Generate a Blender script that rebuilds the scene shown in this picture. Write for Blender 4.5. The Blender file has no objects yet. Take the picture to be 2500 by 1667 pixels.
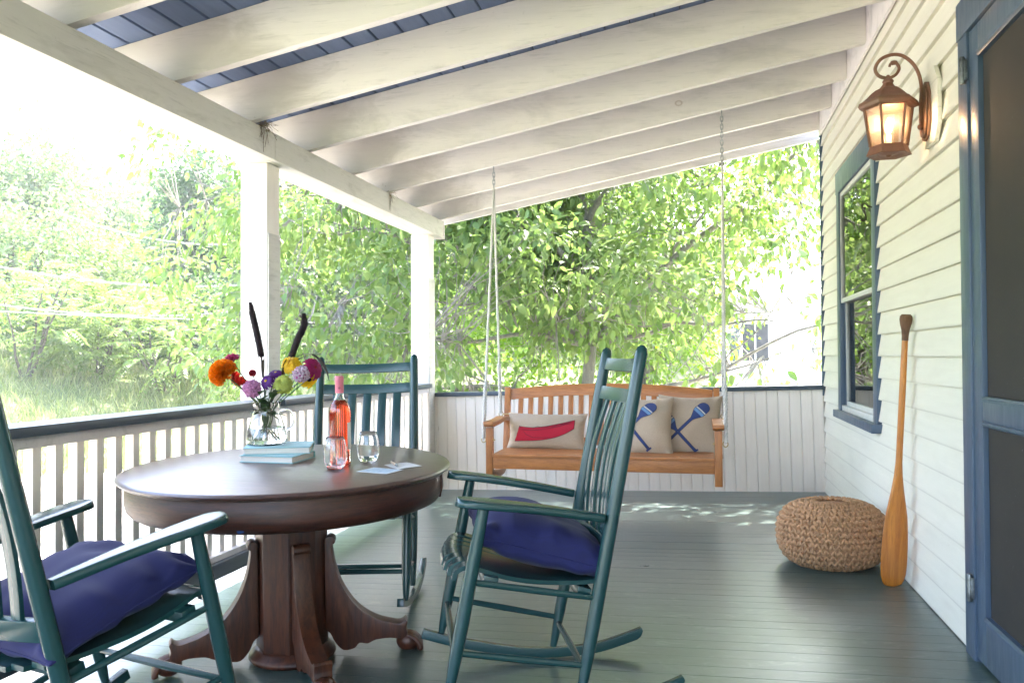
import bpy, bmesh, math, random
import numpy as np
from math import sin, cos, pi, radians, sqrt, atan2
from mathutils import Matrix, Vector, Euler, noise
random.seed(7); rng = np.random.default_rng(11)
scene = bpy.context.scene
COL = scene.collection

# ------------------------------------------------------------------ camera
YAW, PIT, ROL = .2224, -.0174, -.0048
def cam_axes():
    M = np.array([[1,0,0],[0,0,-1],[0,1,0]], float)
    cy, sy = cos(YAW), sin(YAW); Ry = np.array([[cy,0,sy],[0,1,0],[-sy,0,cy]])
    cp, sp = cos(PIT), sin(PIT); Rp = np.array([[1,0,0],[0,cp,-sp],[0,sp,cp]])
    cr, sr = cos(ROL), sin(ROL); Rr = np.array([[cr,-sr,0],[sr,cr,0],[0,0,1]])
    return Rr @ Rp @ Ry @ M
AX = cam_axes(); CAMP = np.array([-.907,-6.371,1.0])
cd = bpy.data.cameras.new('camera'); cam = bpy.data.objects.new('camera', cd); COL.objects.link(cam)
cam.matrix_world = Matrix(((AX[0][0],-AX[1][0],-AX[2][0],CAMP[0]),(AX[0][1],-AX[1][1],-AX[2][1],CAMP[1]),(AX[0][2],-AX[1][2],-AX[2][2],CAMP[2]),(0,0,0,1)))
cd.sensor_width = 36; cd.lens = 36*2013.5/2500; cd.clip_start = .05; cd.clip_end = 2000
scene.camera = cam
FPX = 2013.5
def spot(px, depth, z=None, py=None):
    """a place in the grounds seen at picture column px and so many metres out (z or picture row py)"""
    v = AX[2]*depth + AX[0]*(px-1250)/FPX*depth
    if py is not None: v = v + AX[1]*(py-833.5)/FPX*depth
    p = CAMP + v
    return Vector((p[0], p[1], p[2] if z is None else z))

# ------------------------------------------------------------------ light
SUN_EL, SUN_AZ = radians(56), radians(16)      # azimuth measured from +Y towards +X
SUN_DIR = Vector((sin(SUN_AZ)*cos(SUN_EL), cos(SUN_AZ)*cos(SUN_EL), sin(SUN_EL)))
world = bpy.data.worlds.new('World'); scene.world = world; world.use_nodes = True
wn = world.node_tree.nodes; wl = world.node_tree.links
bg = wn['Background']; sky = wn.new('ShaderNodeTexSky'); sky.sky_type = 'NISHITA'; sky.sun_disc = False
sky.sun_elevation = SUN_EL; sky.sun_rotation = SUN_AZ; sky.dust_density = 4.0; sky.air_density = 1.0; sky.ozone_density = 1.0
wl.new(sky.outputs[0], bg.inputs[0]); bg.inputs[1].default_value = .15
sd = bpy.data.lights.new('sun', 'SUN'); sd.energy = 2.9; sd.angle = radians(.6); sd.color = (1,.95,.87)
sun = bpy.data.objects.new('sun', sd); COL.objects.link(sun); sun.rotation_euler = SUN_DIR.to_track_quat('Z','Y').to_euler()
scene.view_settings.view_transform = 'Standard'; scene.view_settings.look = 'None'
scene.view_settings.exposure = 4.0; scene.view_settings.gamma = 1; scene.view_settings.use_curve_mapping = False
scene.render.engine = 'CYCLES'
cy_ = scene.cycles; cy_.use_denoising = True; cy_.max_bounces = 14; cy_.diffuse_bounces = 6; cy_.glossy_bounces = 6; cy_.transmission_bounces = 12; cy_.transparent_max_bounces = 16
cy_.caustics_refractive = True; cy_.caustics_reflective = False; cy_.sample_clamp_indirect = 6; cy_.blur_glossy = .5

# ------------------------------------------------------------------ materials
class N:
    def __init__(s, name):
        s.m = bpy.data.materials.new(name); s.m.use_nodes = True; s.t = s.m.node_tree; s.n = s.t.nodes; s.b = s.n['Principled BSDF']
        s.tc = s.n.new('ShaderNodeTexCoord'); s.oi = None
    def link(s, a, b): s.t.links.new(a, b)
    def coord(s, scale=(1,1,1), rnd=True, gen=False):
        mp = s.n.new('ShaderNodeMapping'); mp.inputs['Scale'].default_value = scale
        s.link(s.tc.outputs['Object'], mp.inputs['Vector'])
        if rnd:
            if not s.oi: s.oi = s.n.new('ShaderNodeObjectInfo')
            c = s.n.new('ShaderNodeMath'); c.operation = 'MULTIPLY'; c.inputs[1].default_value = 57.0; s.link(s.oi.outputs['Random'], c.inputs[0])
            s.link(c.outputs[0], mp.inputs['Location'])
        return mp.outputs[0]
    def noise(s, scale, vec, detail=4, rough=.55, dist=0):
        x = s.n.new('ShaderNodeTexNoise'); x.inputs['Scale'].default_value = scale; x.inputs['Detail'].default_value = detail
        x.inputs['Roughness'].default_value = rough; x.inputs['Distortion'].default_value = dist; s.link(vec, x.inputs['Vector']); return x.outputs['Fac']
    def ramp(s, fac, stops, interp='LINEAR'):
        r = s.n.new('ShaderNodeValToRGB'); r.color_ramp.interpolation = interp; e = r.color_ramp.elements
        while len(e) < len(stops): e.new(.5)
        for i, (p, c) in enumerate(stops):
            e[i].position = p; e[i].color = (c, c, c, 1) if not hasattr(c, '__len__') else (*c, 1)
        s.link(fac, r.inputs[0]); return r.outputs[0]
    def mix(s, fac, a, b, mode='MIX'):
        x = s.n.new('ShaderNodeMix'); x.data_type = 'RGBA'; x.blend_type = mode
        for sock, v in ((x.inputs[0], fac), (x.inputs[6], a), (x.inputs[7], b)):
            if isinstance(v, (int, float)): sock.default_value = v
            elif hasattr(v, '__len__'): sock.default_value = (*v, 1)
            else: s.link(v, sock)
        return x.outputs[2]
    def mul(s, a, k):
        x = s.n.new('ShaderNodeMath'); x.operation = 'MULTIPLY'
        for i, v in enumerate((a, k)):
            if isinstance(v, (int, float)): x.inputs[i].default_value = v
            else: s.link(v, x.inputs[i])
        return x.outputs[0]
    def bump(s, h, strength=.3, dist=.002):
        x = s.n.new('ShaderNodeBump'); x.inputs['Strength'].default_value = strength; x.inputs['Distance'].default_value = dist
        s.link(h, x.inputs['Height']); s.link(x.outputs[0], s.b.inputs['Normal']); return x
    def set(s, **k):
        for a, v in k.items():
            i = s.b.inputs[a.replace('_', ' ')]
            if isinstance(v, (int, float)): i.default_value = v
            elif hasattr(v, '__len__'): i.default_value = (*v, 1) if len(v) == 3 else v
            else: s.link(v, i)
        return s

def paint(name, col, dirt=(.35,.33,.30), dirt_amt=.35, rough=.45, grain=(3,3,3), wear=None, tone=.12, knots=None, stain_scale=1.6, fleck=.25, streak=0, lap_shade=False, ends=False):
    n = N(name); v = n.coord(grain); vi = n.coord((1,1,1))
    f = n.noise(6, v, 6, .6); f2 = n.noise(stain_scale, n.coord(tuple(1+(g_-min(grain))*.35 for g_ in grain)), 5, .65, .6)
    c = n.mix(n.ramp(f, [(.3, 0.), (.75, tone)]), col, tuple(x*.55 for x in col))
    c = n.mix(n.mul(n.ramp(f2, [(.52, 0.), (.78, 1.)]), dirt_amt), c, dirt)
    f3 = n.noise(60, vi, 2, .5); c = n.mix(n.ramp(f3, [(.70, 0.), (.76, fleck)]), c, dirt)
    if streak:
        fs = n.noise(5, n.coord(tuple(g_*2.2 for g_ in grain)), 6, .7, .4); c = n.mix(n.mul(n.ramp(fs, [(.55, 0.), (.72, 1.)]), streak), c, tuple(x*.62 for x in dirt))
    if lap_shade or ends:
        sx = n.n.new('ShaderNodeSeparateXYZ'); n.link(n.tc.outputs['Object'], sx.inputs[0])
    if lap_shade:      # shadow line under each clapboard, painted into the colour of its bottom edge
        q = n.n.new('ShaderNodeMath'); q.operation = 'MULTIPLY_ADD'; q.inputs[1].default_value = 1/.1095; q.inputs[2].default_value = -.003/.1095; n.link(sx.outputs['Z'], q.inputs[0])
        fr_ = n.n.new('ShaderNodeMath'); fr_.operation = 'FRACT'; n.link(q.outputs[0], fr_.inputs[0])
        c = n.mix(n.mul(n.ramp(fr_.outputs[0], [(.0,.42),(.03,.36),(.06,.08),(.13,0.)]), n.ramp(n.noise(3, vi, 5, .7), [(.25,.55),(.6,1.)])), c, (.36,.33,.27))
    if ends:     # bird and damp stains where the rafters sit on the beam, ragged in outline
        q = n.n.new('ShaderNodeMath'); q.operation = 'MULTIPLY_ADD'; q.inputs[1].default_value = -1.6; q.inputs[2].default_value = -3.95; n.link(sx.outputs['X'], q.inputs[0])
        q2 = n.n.new('ShaderNodeMath'); q2.operation = 'ADD'; n.link(q.outputs[0], q2.inputs[0]); n.link(n.noise(3.0, n.coord((1,3,2.2)), 6, .7, 1.0), q2.inputs[1])
        c = n.mix(n.ramp(q2.outputs[0], [(.52,0.),(.85,.5),(1.1,.62)]), c, (.36,.31,.27))
    if knots:
        w = n.n.new('ShaderNodeTexVoronoi'); w.inputs['Scale'].default_value = 1; w.feature = 'F1'
        n.link(n.coord(knots), w.inputs['Vector'])
        rr = n.n.new('ShaderNodeSeparateColor'); n.link(w.outputs['Color'], rr.inputs[0])
        kn = n.mul(n.ramp(w.outputs['Distance'], [(.03,.12),(.07,.08),(.09,.55),(.10,.5),(.13,0.)]), n.ramp(rr.outputs[0], [(.86,0.),(.87,1.)], 'CONSTANT'))
        c = n.mix(kn, c, (.36,.24,.16))
    if wear: c = n.mix(n.ramp(n.noise(9, v, 6, .7), [(.66, 0.), (.71, .8)]), c, wear)
    n.set(Base_Color=c, Roughness=n.ramp(f, [(.2, rough-.08), (.8, rough+.12)]))
    n.bump(f, .12, .003); return n.m

def wood(name, dark, light, along=(1,12,12), rough=.4, scale=3, wear=None, bump=.15, coat=0):
    n = N(name); v = n.coord(along); vi = n.coord((1,1,1))
    f = n.noise(scale, v, 8, .65, .8); g = n.noise(scale*6, v, 3, .6)
    c = n.mix(n.ramp(f, [(.3,0.),(.7,1.)]), dark, light); c = n.mix(n.ramp(g, [(.5,0.),(.75,.45)]), c, tuple(x*.5 for x in dark))
    c = n.mix(n.ramp(n.noise(2.2, vi, 4), [(.4,0.),(.8,.35)]), c, tuple(x*.6 for x in dark))
    if wear: c = n.mix(n.ramp(n.noise(7, v, 6, .75), [(.66,0.),(.72,.7)]), c, wear)
    n.set(Base_Color=c, Roughness=n.ramp(g, [(.2, rough-.06), (.8, rough+.12)])); n.b.inputs['Coat Weight'].default_value = coat; n.b.inputs['Coat Roughness'].default_value = .2
    n.bump(g, bump, .0015); return n.m

def plain(name, col, rough=.5, metal=0, var=.15, scale=8, bump=.0, **k):
    n = N(name); v = n.coord((1,1,1)); f = n.noise(scale, v, 5, .6)
    n.set(Base_Color=n.mix(n.ramp(f, [(.3,0.),(.75,1.)]), col, tuple(x*(1-var*2) for x in col)), Roughness=rough, Metallic=metal, **k)
    if bump: n.bump(f, bump, .003)
    return n.m

def cloth(name, col, weave=900, rough=.9, var=.12, bump=.25, sheen=.2):
    n = N(name); vi = n.coord((1,1,1))
    w = n.n.new('ShaderNodeTexWave'); w.inputs['Scale'].default_value = weave/10; w.inputs['Distortion'].default_value = 2; w.inputs['Detail'].default_value = 2; n.link(n.coord((1,0,0)), w.inputs['Vector'])
    w2 = n.n.new('ShaderNodeTexWave'); w2.inputs['Scale'].default_value = weave/10; w2.bands_direction = 'Y'; w2.inputs['Distortion'].default_value = 2; n.link(n.coord((0,1,0)), w2.inputs['Vector'])
    f = n.mul(w.outputs['Fac'], w2.outputs['Fac']); g = n.noise(220, vi, 3, .7)
    c = n.mix(n.ramp(f, [(.0,0.),(1.,1.)]), tuple(x*(1-var) for x in col), tuple(min(1,x*(1+var)) for x in col)); c = n.mix(n.ramp(g, [(.35,.0),(.7,var*2.5)]), c, tuple(x*.55 for x in col))
    n.set(Base_Color=c, Roughness=rough); n.b.inputs['Sheen Weight'].default_value = sheen; n.bump(g, bump, .001); return n.m

def leafmat(name, c1, c2, trans=.5, rough=.45, back=None):
    m = bpy.data.materials.new(name); m.use_nodes = True; t = m.node_tree; b = t.nodes['Principled BSDF']; out = t.nodes['Material Output']
    at = t.nodes.new('ShaderNodeAttribute'); at.attribute_name = 'tint'
    r = t.nodes.new('ShaderNodeValToRGB'); e = r.color_ramp.elements; e[0].color = (*c1,1); e[1].color = (*c2,1); t.links.new(at.outputs['Fac'], r.inputs[0])
    oi = t.nodes.new('ShaderNodeObjectInfo'); 
    t.links.new(r.outputs[0], b.inputs['Base Color']); b.inputs['Roughness'].default_value = rough
    tr = t.nodes.new('ShaderNodeBsdfTranslucent'); hs = t.nodes.new('ShaderNodeHueSaturation'); hs.inputs['Value'].default_value = 1.6; hs.inputs['Saturation'].default_value = 1.1; hs.inputs['Hue'].default_value = .485
    t.links.new(r.outputs[0], hs.inputs['Color']); t.links.new(hs.outputs[0], tr.inputs[0])
    mx = t.nodes.new('ShaderNodeMixShader'); mx.inputs[0].default_value = trans; t.links.new(b.outputs[0], mx.inputs[1]); t.links.new(tr.outputs[0], mx.inputs[2]); t.links.new(mx.outputs[0], out.inputs[0])
    return m

def glassmat(name, col=(1,1,1), ior=1.46, rough=0.0):
    m = bpy.data.materials.new(name); m.use_nodes = True; b = m.node_tree.nodes['Principled BSDF']
    b.inputs['Base Color'].default_value = (*col,1); b.inputs['Transmission Weight'].default_value = 1; b.inputs['IOR'].default_value = ior; b.inputs['Roughness'].default_value = rough
    return m

MT = {}
MT['white'] = paint('white_paint', (.81,.755,.745), (.40,.37,.355), .7, .65, (.6,8,8), knots=(4.5,6,6), stain_scale=1.6, streak=.2)
MT['white_raf'] = paint('stained_rafter_paint', (.84,.78,.755), (.40,.37,.355), .55, .65, (.6,8,8), knots=(4.5,6,6), stain_scale=1.8, streak=.28, ends=True)
MT['white_v'] = paint('white_paint_upright', (.86,.80,.735), (.50,.44,.37), .32, .5, (8,8,.6), knots=(6,6,3.5))
MT['white_beam'] = paint('weathered_white_paint', (.66,.63,.58), (.33,.30,.25), .6, .55, (8,.6,8), wear=(.36,.33,.27), stain_scale=3, streak=.35)
MT['cream'] = paint('cream_siding_paint', (.81,.785,.69), (.55,.50,.42), .25, .5, (8,.5,8), tone=.10, lap_shade=True)
MT['blue'] = paint('slate_blue_paint', (.070,.110,.170), (.18,.19,.2), .2, .34, (6,6,1), tone=.3)
MT['rail_blue'] = paint('dark_slate_paint', (.042,.063,.090), (.16,.16,.16), .25, .36, (6,1,6), tone=.3)
MT['deck_blue'] = paint('blue_ceiling_paint', (.115,.155,.265), (.10,.12,.16), .3, .6, (6,.6,6), tone=.3)
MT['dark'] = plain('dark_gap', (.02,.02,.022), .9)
MT['chair'] = plain('dark_green_enamel', (.014,.056,.057), .25, 0, .07, 5, .04)
MT['navy'] = cloth('navy_cloth', (.0075,.0095,.085), 700, .85, .12, .12, .04)
MT['burlap'] = cloth('burlap', (.56,.44,.32), 900, .95, .22, .6, .1)
MT['red_felt'] = cloth('red_felt', (.52,.008,.035), 500, .9, .15)
MT['blue_felt'] = cloth('blue_felt', (.035,.06,.20), 500, .9, .15)
MT['light_felt'] = cloth('light_blue_felt', (.17,.33,.58), 500, .9, .15)
MT['cream_felt'] = cloth('pale_felt', (.7,.68,.62), 500, .9, .15)
MT['thread'] = plain('dark_thread', (.012,.012,.03), .8)
MT['oak'] = wood('dark_oak', (.026,.0065,.003), (.120,.034,.012), (11,11,1.1), .42, 4, bump=.25)
MT['oak_top'] = wood('worn_oak_top', (.034,.014,.010), (.105,.046,.033), (1.2,14,9), .40, 4, wear=(.035,.016,.011), bump=.5, coat=.75); MT['oak_top'].node_tree.nodes['Principled BSDF'].inputs['Coat Roughness'].default_value = .36
MT['oak_apron'] = wood('oak_apron', (.020,.005,.003), (.085,.023,.010), (2.0,2.0,22), .42, 4, bump=.25)
MT['swing'] = wood('honey_wood', (.33,.110,.022), (.56,.215,.055), (1.2,10,10), .42, 4, bump=.1, coat=.15)
MT['swing_v'] = wood('honey_wood_upright', (.33,.110,.022), (.56,.215,.055), (10,10,1.2), .42, 4, bump=.1, coat=.15)
MT['paddle'] = wood('varnished_ash', (.42,.125,.012), (.66,.25,.03), (9,9,.8), .33, 4, wear=(.24,.09,.02), bump=.1, coat=.35)
MT['paddle_grip'] = wood('worn_grip', (.10,.045,.02), (.22,.11,.05), (9,9,1), .6, 5)
MT['jute'] = plain('jute', (.66,.37,.19), .95, 0, .3, 60, .6)
MT['rope'] = plain('cotton_rope', (.72,.70,.66), .9, 0, .12, 90, .4)
MT['zinc'] = plain('zinc_chain', (.45,.46,.46), .35, 1, .1, 40)
MT['brass'] = plain('brass_eye', (.55,.42,.2), .3, 1, .1, 40)
MT['copper'] = paint('aged_copper', (.24,.105,.065), (.15,.14,.09), .7, .5, (4,4,4), tone=.5)
MT['iron'] = plain('rusty_iron', (.06,.045,.035), .6, .6, .3, 60, .4)
MT['steel'] = plain('hinge_steel', (.25,.27,.27), .4, .8, .35, 60, .3)
MT['alu'] = plain('white_sash', (.66,.67,.65), .4, 0, .08, 20)
n = N('door_screen'); v = n.coord((1,1,1)); n.set(Base_Color=n.mix(n.ramp(n.noise(150,v,2,.5),[(.73,0.),(.77,.6)]), n.mix(n.ramp(n.noise(3,v,5,.6),[(.3,0.),(.7,1.)]), (.034,.028,.023), (.020,.018,.017)), (.25,.25,.26)), Roughness=.75); n.bump(n.noise(900,v,1),.3,.001); MT['screen'] = n.m
MT['glass'] = glassmat('clear_glass'); MT['water'] = glassmat('water', (.97,1,.985), 1.33); MT['wine'] = glassmat('rose_wine', (.88,.10,.03), 1.34)
MT['bottle'] = glassmat('bottle_glass', (1,.97,.95), 1.5)
MT['capsule'] = plain('pink_capsule', (.62,.16,.21), .5, 0, .06)
MT['paper'] = plain('paper', (.72,.72,.70), .8, 0, .05); MT['pages'] = wood('page_block', (.62,.57,.50), (.80,.76,.70), (.2,.2,60), .9, 4)
MT['teal'] = cloth('teal_book_cloth', (.27,.50,.52), 900, .8, .1)
MT['pen'] = wood('pen_wood', (.5,.33,.2), (.65,.47,.3), (4,4,4), .4)
MT['bark'] = paint('grey_bark', (.22,.205,.185), (.32,.33,.29), .8, .9, (6,6,1.5), tone=.9, stain_scale=9)
MT['bark_dark'] = paint('brown_bark', (.10,.085,.07), (.16,.16,.12), .6, .9, (6,6,1.5), tone=.8, stain_scale=5)
MT['stem'] = plain('green_stem', (.06,.13,.03), .5, 0, .3, 20)
MT['dogleaf'] = leafmat('dogwood_leaf', (.080,.152,.040), (.165,.232,.078), .45, .38)
MT['mapleleaf'] = leafmat('maple_leaf', (.05,.13,.008), (.115,.21,.015), .5, .5)
MT['farleaf'] = leafmat('far_leaf', (.06,.125,.04), (.14,.20,.075), .42, .55)
MT['sumacleaf'] = leafmat('sumac_leaf', (.075,.14,.035), (.16,.23,.07), .45, .5)
MT['darkleaf'] = leafmat('blue_green_leaf', (.05,.105,.045), (.10,.165,.07), .45, .5)
MT['grass'] = leafmat('grass_blade', (.12,.175,.06), (.24,.26,.12), .4, .6)
MT['twigs'] = plain('dry_straw', (.20,.13,.075), .9, 0, .3, 60)
MT['nwhite'] = plain('neighbour_siding', (.74,.74,.72), .6, 0, .04); MT['nroof'] = plain('neighbour_roof', (.5,.5,.5), .5, 0, .1)
MT['nwin'] = plain('neighbour_glass', (.03,.035,.045), .1); MT['cable'] = plain('cable', (.35,.36,.38), .5)
MT['plume'] = plain('purple_millet', (.020,.008,.010), .85, 0, .3, 120, .8); MT['darkleafp'] = plain('dark_blade', (.025,.018,.016), .4, 0, .3, 20)
for nm, c in dict(orange=(.95,.25,.0), redp=(.75,.02,.010), pinkc=(.60,.08,.22), pinkp=(.72,.33,.58), smallred=(.45,.01,.03), purple=(.12,.012,.22), lime=(.50,.56,.10), yellow=(.92,.58,.01), magenta=(.42,.008,.13), pinkwhite=(.80,.62,.74), magp=(.5,.05,.30)).items():
    MT[nm] = plain('petal_'+nm, c, .6, 0, .2, 90, .0); t_ = MT[nm].node_tree; pb_ = t_.nodes['Principled BSDF']
    tl = t_.nodes.new('ShaderNodeBsdfTranslucent'); mx_ = t_.nodes.new('ShaderNodeMixShader'); mx_.inputs[0].default_value = .35
    t_.links.new(pb_.inputs['Base Color'].links[0].from_socket, tl.inputs[0]); t_.links.new(pb_.outputs[0], mx_.inputs[1]); t_.links.new(tl.outputs[0], mx_.inputs[2]); t_.links.new(mx_.outputs[0], t_.nodes['Material Output'].inputs[0])

# painted floor boards: glossy worn green-grey
n = N('green_floor_paint'); v = n.coord((.8,9,9)); vi = n.coord((1,1,1), rnd=False); vr = n.coord((1,3,1))
geo = n.n.new('ShaderNodeNewGeometry')
def wpos(sc):
    mp = n.n.new('ShaderNodeMapping'); mp.inputs['Scale'].default_value = sc; n.link(geo.outputs['Position'], mp.inputs['Vector']); return mp.outputs[0]
f = n.noise(4, v, 4, .5); w = n.noise(2.2, wpos((1,1.7,1)), 7, .68, .8); s = n.noise(9, wpos((1,2.6,1)), 8, .78, 1.0)
c = n.mix(n.ramp(f,[(.3,0.),(.7,1.)]), (.041,.080,.070), (.053,.096,.085))
c = n.mix(n.ramp(w,[(.46,0.),(.60,.50)]), c, (.105,.150,.143)); c = n.mix(n.ramp(s,[(.55,0.),(.64,.42)]), c, (.22,.24,.235)); c = n.mix(n.ramp(s,[(.36,.55),(.45,0.)]), c, (.035,.055,.05))
n.set(Base_Color=c, Roughness=n.ramp(w,[(.3,.27),(.75,.38)])); n.bump(f,.05,.002); n.b.inputs['Coat Weight'].default_value = .6; n.b.inputs['Coat Roughness'].default_value = .33; MT['floor'] = n.m
# wood window glass: thin pane, grazing mirror
gm = bpy.data.materials.new('window_glass'); gm.use_nodes = True; t = gm.node_tree; t.nodes.remove(t.nodes['Principled BSDF'])
tr = t.nodes.new('ShaderNodeBsdfTransparent'); tr.inputs[0].default_value = (.86,.9,.88,1); gl = t.nodes.new('ShaderNodeBsdfGlossy'); gl.inputs['Roughness'].default_value = .015
fr = t.nodes.new('ShaderNodeFresnel'); fr.inputs['IOR'].default_value = 2.3; mx = t.nodes.new('ShaderNodeMixShader')
t.links.new(fr.outputs[0], mx.inputs[0]); t.links.new(tr.outputs[0], mx.inputs[1]); t.links.new(gl.outputs[0], mx.inputs[2]); t.links.new(mx.outputs[0], t.nodes['Material Output'].inputs[0]); MT['pane'] = gm
g2 = gm.copy(); g2.name = 'seeded_lantern_glass'; t = g2.node_tree; mo = t.nodes['Material Output']; src = mo.inputs[0].links[0].from_socket
tl = t.nodes.new('ShaderNodeBsdfTranslucent'); tl.inputs[0].default_value = (.85,.78,.7,1); m2 = t.nodes.new('ShaderNodeMixShader'); m2.inputs[0].default_value = .04
t.links.new(src, m2.inputs[1]); t.links.new(tl.outputs[0], m2.inputs[2]); t.links.new(m2.outputs[0], mo.inputs[0]); MT['seeded'] = g2
# ground: pale gravel drive, grass beyond
n = N('ground_cover'); v = n.coord((1,1,1), rnd=False)
at = n.n.new('ShaderNodeAttribute'); at.attribute_name = 'grassy'
g1 = n.noise(25, v, 6, .7); g2 = n.noise(.7, v, 5, .6)
grav = n.mix(n.ramp(g1,[(.3,0.),(.7,1.)]), (.34,.32,.28), (.52,.49,.44)); grs = n.mix(n.ramp(g2,[(.3,0.),(.7,1.)]), (.07,.11,.03), (.15,.17,.07))
grs = n.mix(n.ramp(g1,[(.5,0.),(.8,.6)]), grs, (.20,.17,.10))
n.set(Base_Color=n.mix(at.outputs['Fac'], grav, grs), Roughness=.95); n.bump(g1, .6, .03); MT['ground'] = n.m

# ------------------------------------------------------------------ mesh builder
class MB:
    def __init__(s): s.v = []; s.f = []; s.M = None; s.tint = None
    def add(s, vs, fs):
        o = len(s.v)
        s.v += [tuple(s.M @ Vector(p)) for p in vs] if s.M is not None else [tuple(p) for p in vs]
        s.f += [tuple(i+o for i in q) for q in fs]; return s
    def box(s, x0, x1, y0, y1, z0, z1):
        return s.add([(x0,y0,z0),(x1,y0,z0),(x1,y1,z0),(x0,y1,z0),(x0,y0,z1),(x1,y0,z1),(x1,y1,z1),(x0,y1,z1)],
            [(0,3,2,1),(4,5,6,7),(0,1,5,4),(1,2,6,5),(2,3,7,6),(3,0,4,7)])
    def bar(s, a, b, w, h, up=(0,0,1)):
        a, b, up = Vector(a), Vector(b), Vector(up); d = (b-a).normalized(); r = d.cross(up).normalized(); u = r.cross(d)
        P = []
        for q in (a, b):
            for i, j in ((-1,-1),(1,-1),(1,1),(-1,1)): P.append(q + r*w/2*i + u*h/2*j)
        return s.add(P, [(0,1,2,3),(7,6,5,4),(0,4,5,1),(1,5,6,2),(2,6,7,3),(3,7,4,0)])
    def tube(s, pts, rad, n=10, closed=False, flat=1.0):
        pts = [Vector(p) for p in pts]; k = len(pts)
        if not hasattr(rad, '__len__'): rad = [rad]*k
        T = []
        for i in range(k):
            a = pts[(i-1) % k] if closed or i > 0 else pts[i]; b = pts[(i+1) % k] if closed or i < k-1 else pts[i]
            T.append((b-a).normalized())
        nrm = T[0].orthogonal().normalized()
        P = []
        for i in range(k):
            nrm = (nrm - T[i]*nrm.dot(T[i])).normalized(); bn = T[i].cross(nrm)
            for j in range(n):
                a = 2*pi*j/n; P.append(pts[i] + (nrm*cos(a) + bn*sin(a)*flat)*rad[i])
        F = []
        for i in range(k if closed else k-1):
            i2 = (i+1) % k
            for j in range(n): F.append((i*n+j, i*n+(j+1)%n, i2*n+(j+1)%n, i2*n+j))
        if not closed: F.append(tuple(range(n-1,-1,-1))); F.append(tuple((k-1)*n+j for j in range(n)))
        return s.add(P, F)
    def lathe(s, prof, n=32, c=(0,0,0), rot=0, cap=True):
        P = []; F = []
        for r, z in prof:
            for j in range(n):
                a = 2*pi*j/n + rot; P.append((c[0]+r*cos(a), c[1]+r*sin(a), c[2]+z))
        k = len(prof)
        for i in range(k-1):
            for j in range(n): F.append((i*n+j, i*n+(j+1)%n, (i+1)*n+(j+1)%n, (i+1)*n+j))
        if cap:
            if prof[0][0] > 1e-6: F.append(tuple(range(n-1,-1,-1)))
            if prof[-1][0] > 1e-6: F.append(tuple((k-1)*n+j for j in range(n)))
        return s.add(P, F)
    def prism(s, poly, a, b, f):
        """poly of 2-D points; f(u, v, w) -> 3-D; extruded from w=a to w=b"""
        k = len(poly); P = [f(u,v,a) for u,v in poly] + [f(u,v,b) for u,v in poly]
        return s.add(P, [tuple(range(k-1,-1,-1)), tuple(range(k,2*k))] + [(i,(i+1)%k,k+(i+1)%k,k+i) for i in range(k)])
    def ribbon(s, rows):
        """rows of equal-length cross-section rings, capped"""
        k = len(rows[0]); P = [p for r in rows for p in r]; F = []
        for i in range(len(rows)-1):
            for j in range(k): F.append((i*k+j, i*k+(j+1)%k, (i+1)*k+(j+1)%k, (i+1)*k+j))
        F.append(tuple(range(k-1,-1,-1))); F.append(tuple((len(rows)-1)*k+j for j in range(k)))
        return s.add(P, F)
    def ball(s, c, r, n=10, m=7, sq=(1,1,1)):
        P = []; F = []
        for i in range(m+1):
            t = pi*i/m
            for j in range(n): a = 2*pi*j/n; P.append((c[0]+r*sq[0]*sin(t)*cos(a), c[1]+r*sq[1]*sin(t)*sin(a), c[2]+r*sq[2]*cos(t)))
        for i in range(m):
            for j in range(n): F.append((i*n+j, (i+1)*n+j, (i+1)*n+(j+1)%n, i*n+(j+1)%n))
        return s.add(P, F)

def mesh(name, mb, bevel=0, angle=35, fix=True):
    me = bpy.data.meshes.new(name); me.from_pydata(mb.v, [], mb.f); 
    if fix or bevel:
        bm = bmesh.new(); bm.from_mesh(me)
        bmesh.ops.remove_doubles(bm, verts=bm.verts, dist=1e-6)
        bmesh.ops.recalc_face_normals(bm, faces=bm.faces)
        if bevel:
            es = [e for e in bm.edges if len(e.link_faces) == 2 and e.calc_face_angle(0) > radians(40)]
            bmesh.ops.bevel(bm, geom=es, offset=bevel, segments=2, profile=.6, affect='EDGES', clamp_overlap=True)
        bm.to_mesh(me); bm.free()
    me.polygons.foreach_set('use_smooth', [True]*len(me.polygons)); me.set_sharp_from_angle(angle=radians(angle)); me.update()
    return me
def link(name, me, mat=None, parent=None, loc=None, rot=None):
    o = bpy.data.objects.new(name, me); COL.objects.link(o)
    if mat and not me.materials: me.materials.append(MT[mat] if isinstance(mat, str) else mat)
    if parent: o.parent = parent
    if loc is not None: o.location = loc
    if rot is not None: o.rotation_euler = rot
    return o
def obj(name, mb, mat, parent=None, bevel=0, angle=35, **k):
    return link(name, mesh(name, mb, bevel, angle), mat, parent, **k)
def tag(o, label=None, cat=None, group=None, kind=None):
    if label: o['label'] = label
    if cat: o['category'] = cat
    if group: o['group'] = group
    if kind: o['kind'] = kind
    return o
def thing(name, label, cat, loc=(0,0,0), rot=(0,0,0), group=None, M=None):
    o = bpy.data.objects.new(name, None); COL.objects.link(o); o.empty_display_size = .1
    if M is not None: o.matrix_world = M
    else: o.location = loc; o.rotation_euler = rot
    return tag(o, label, cat, group)
def B(*a): return MB().box(*a)

SL = .0241                                   # the old floor falls gently away from the house
FLOOR_ROT = (0, -math.atan(SL), 0)
def fz(x): return SL*x
Y0 = -8.6                                    # the porch runs on behind the camera

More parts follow.
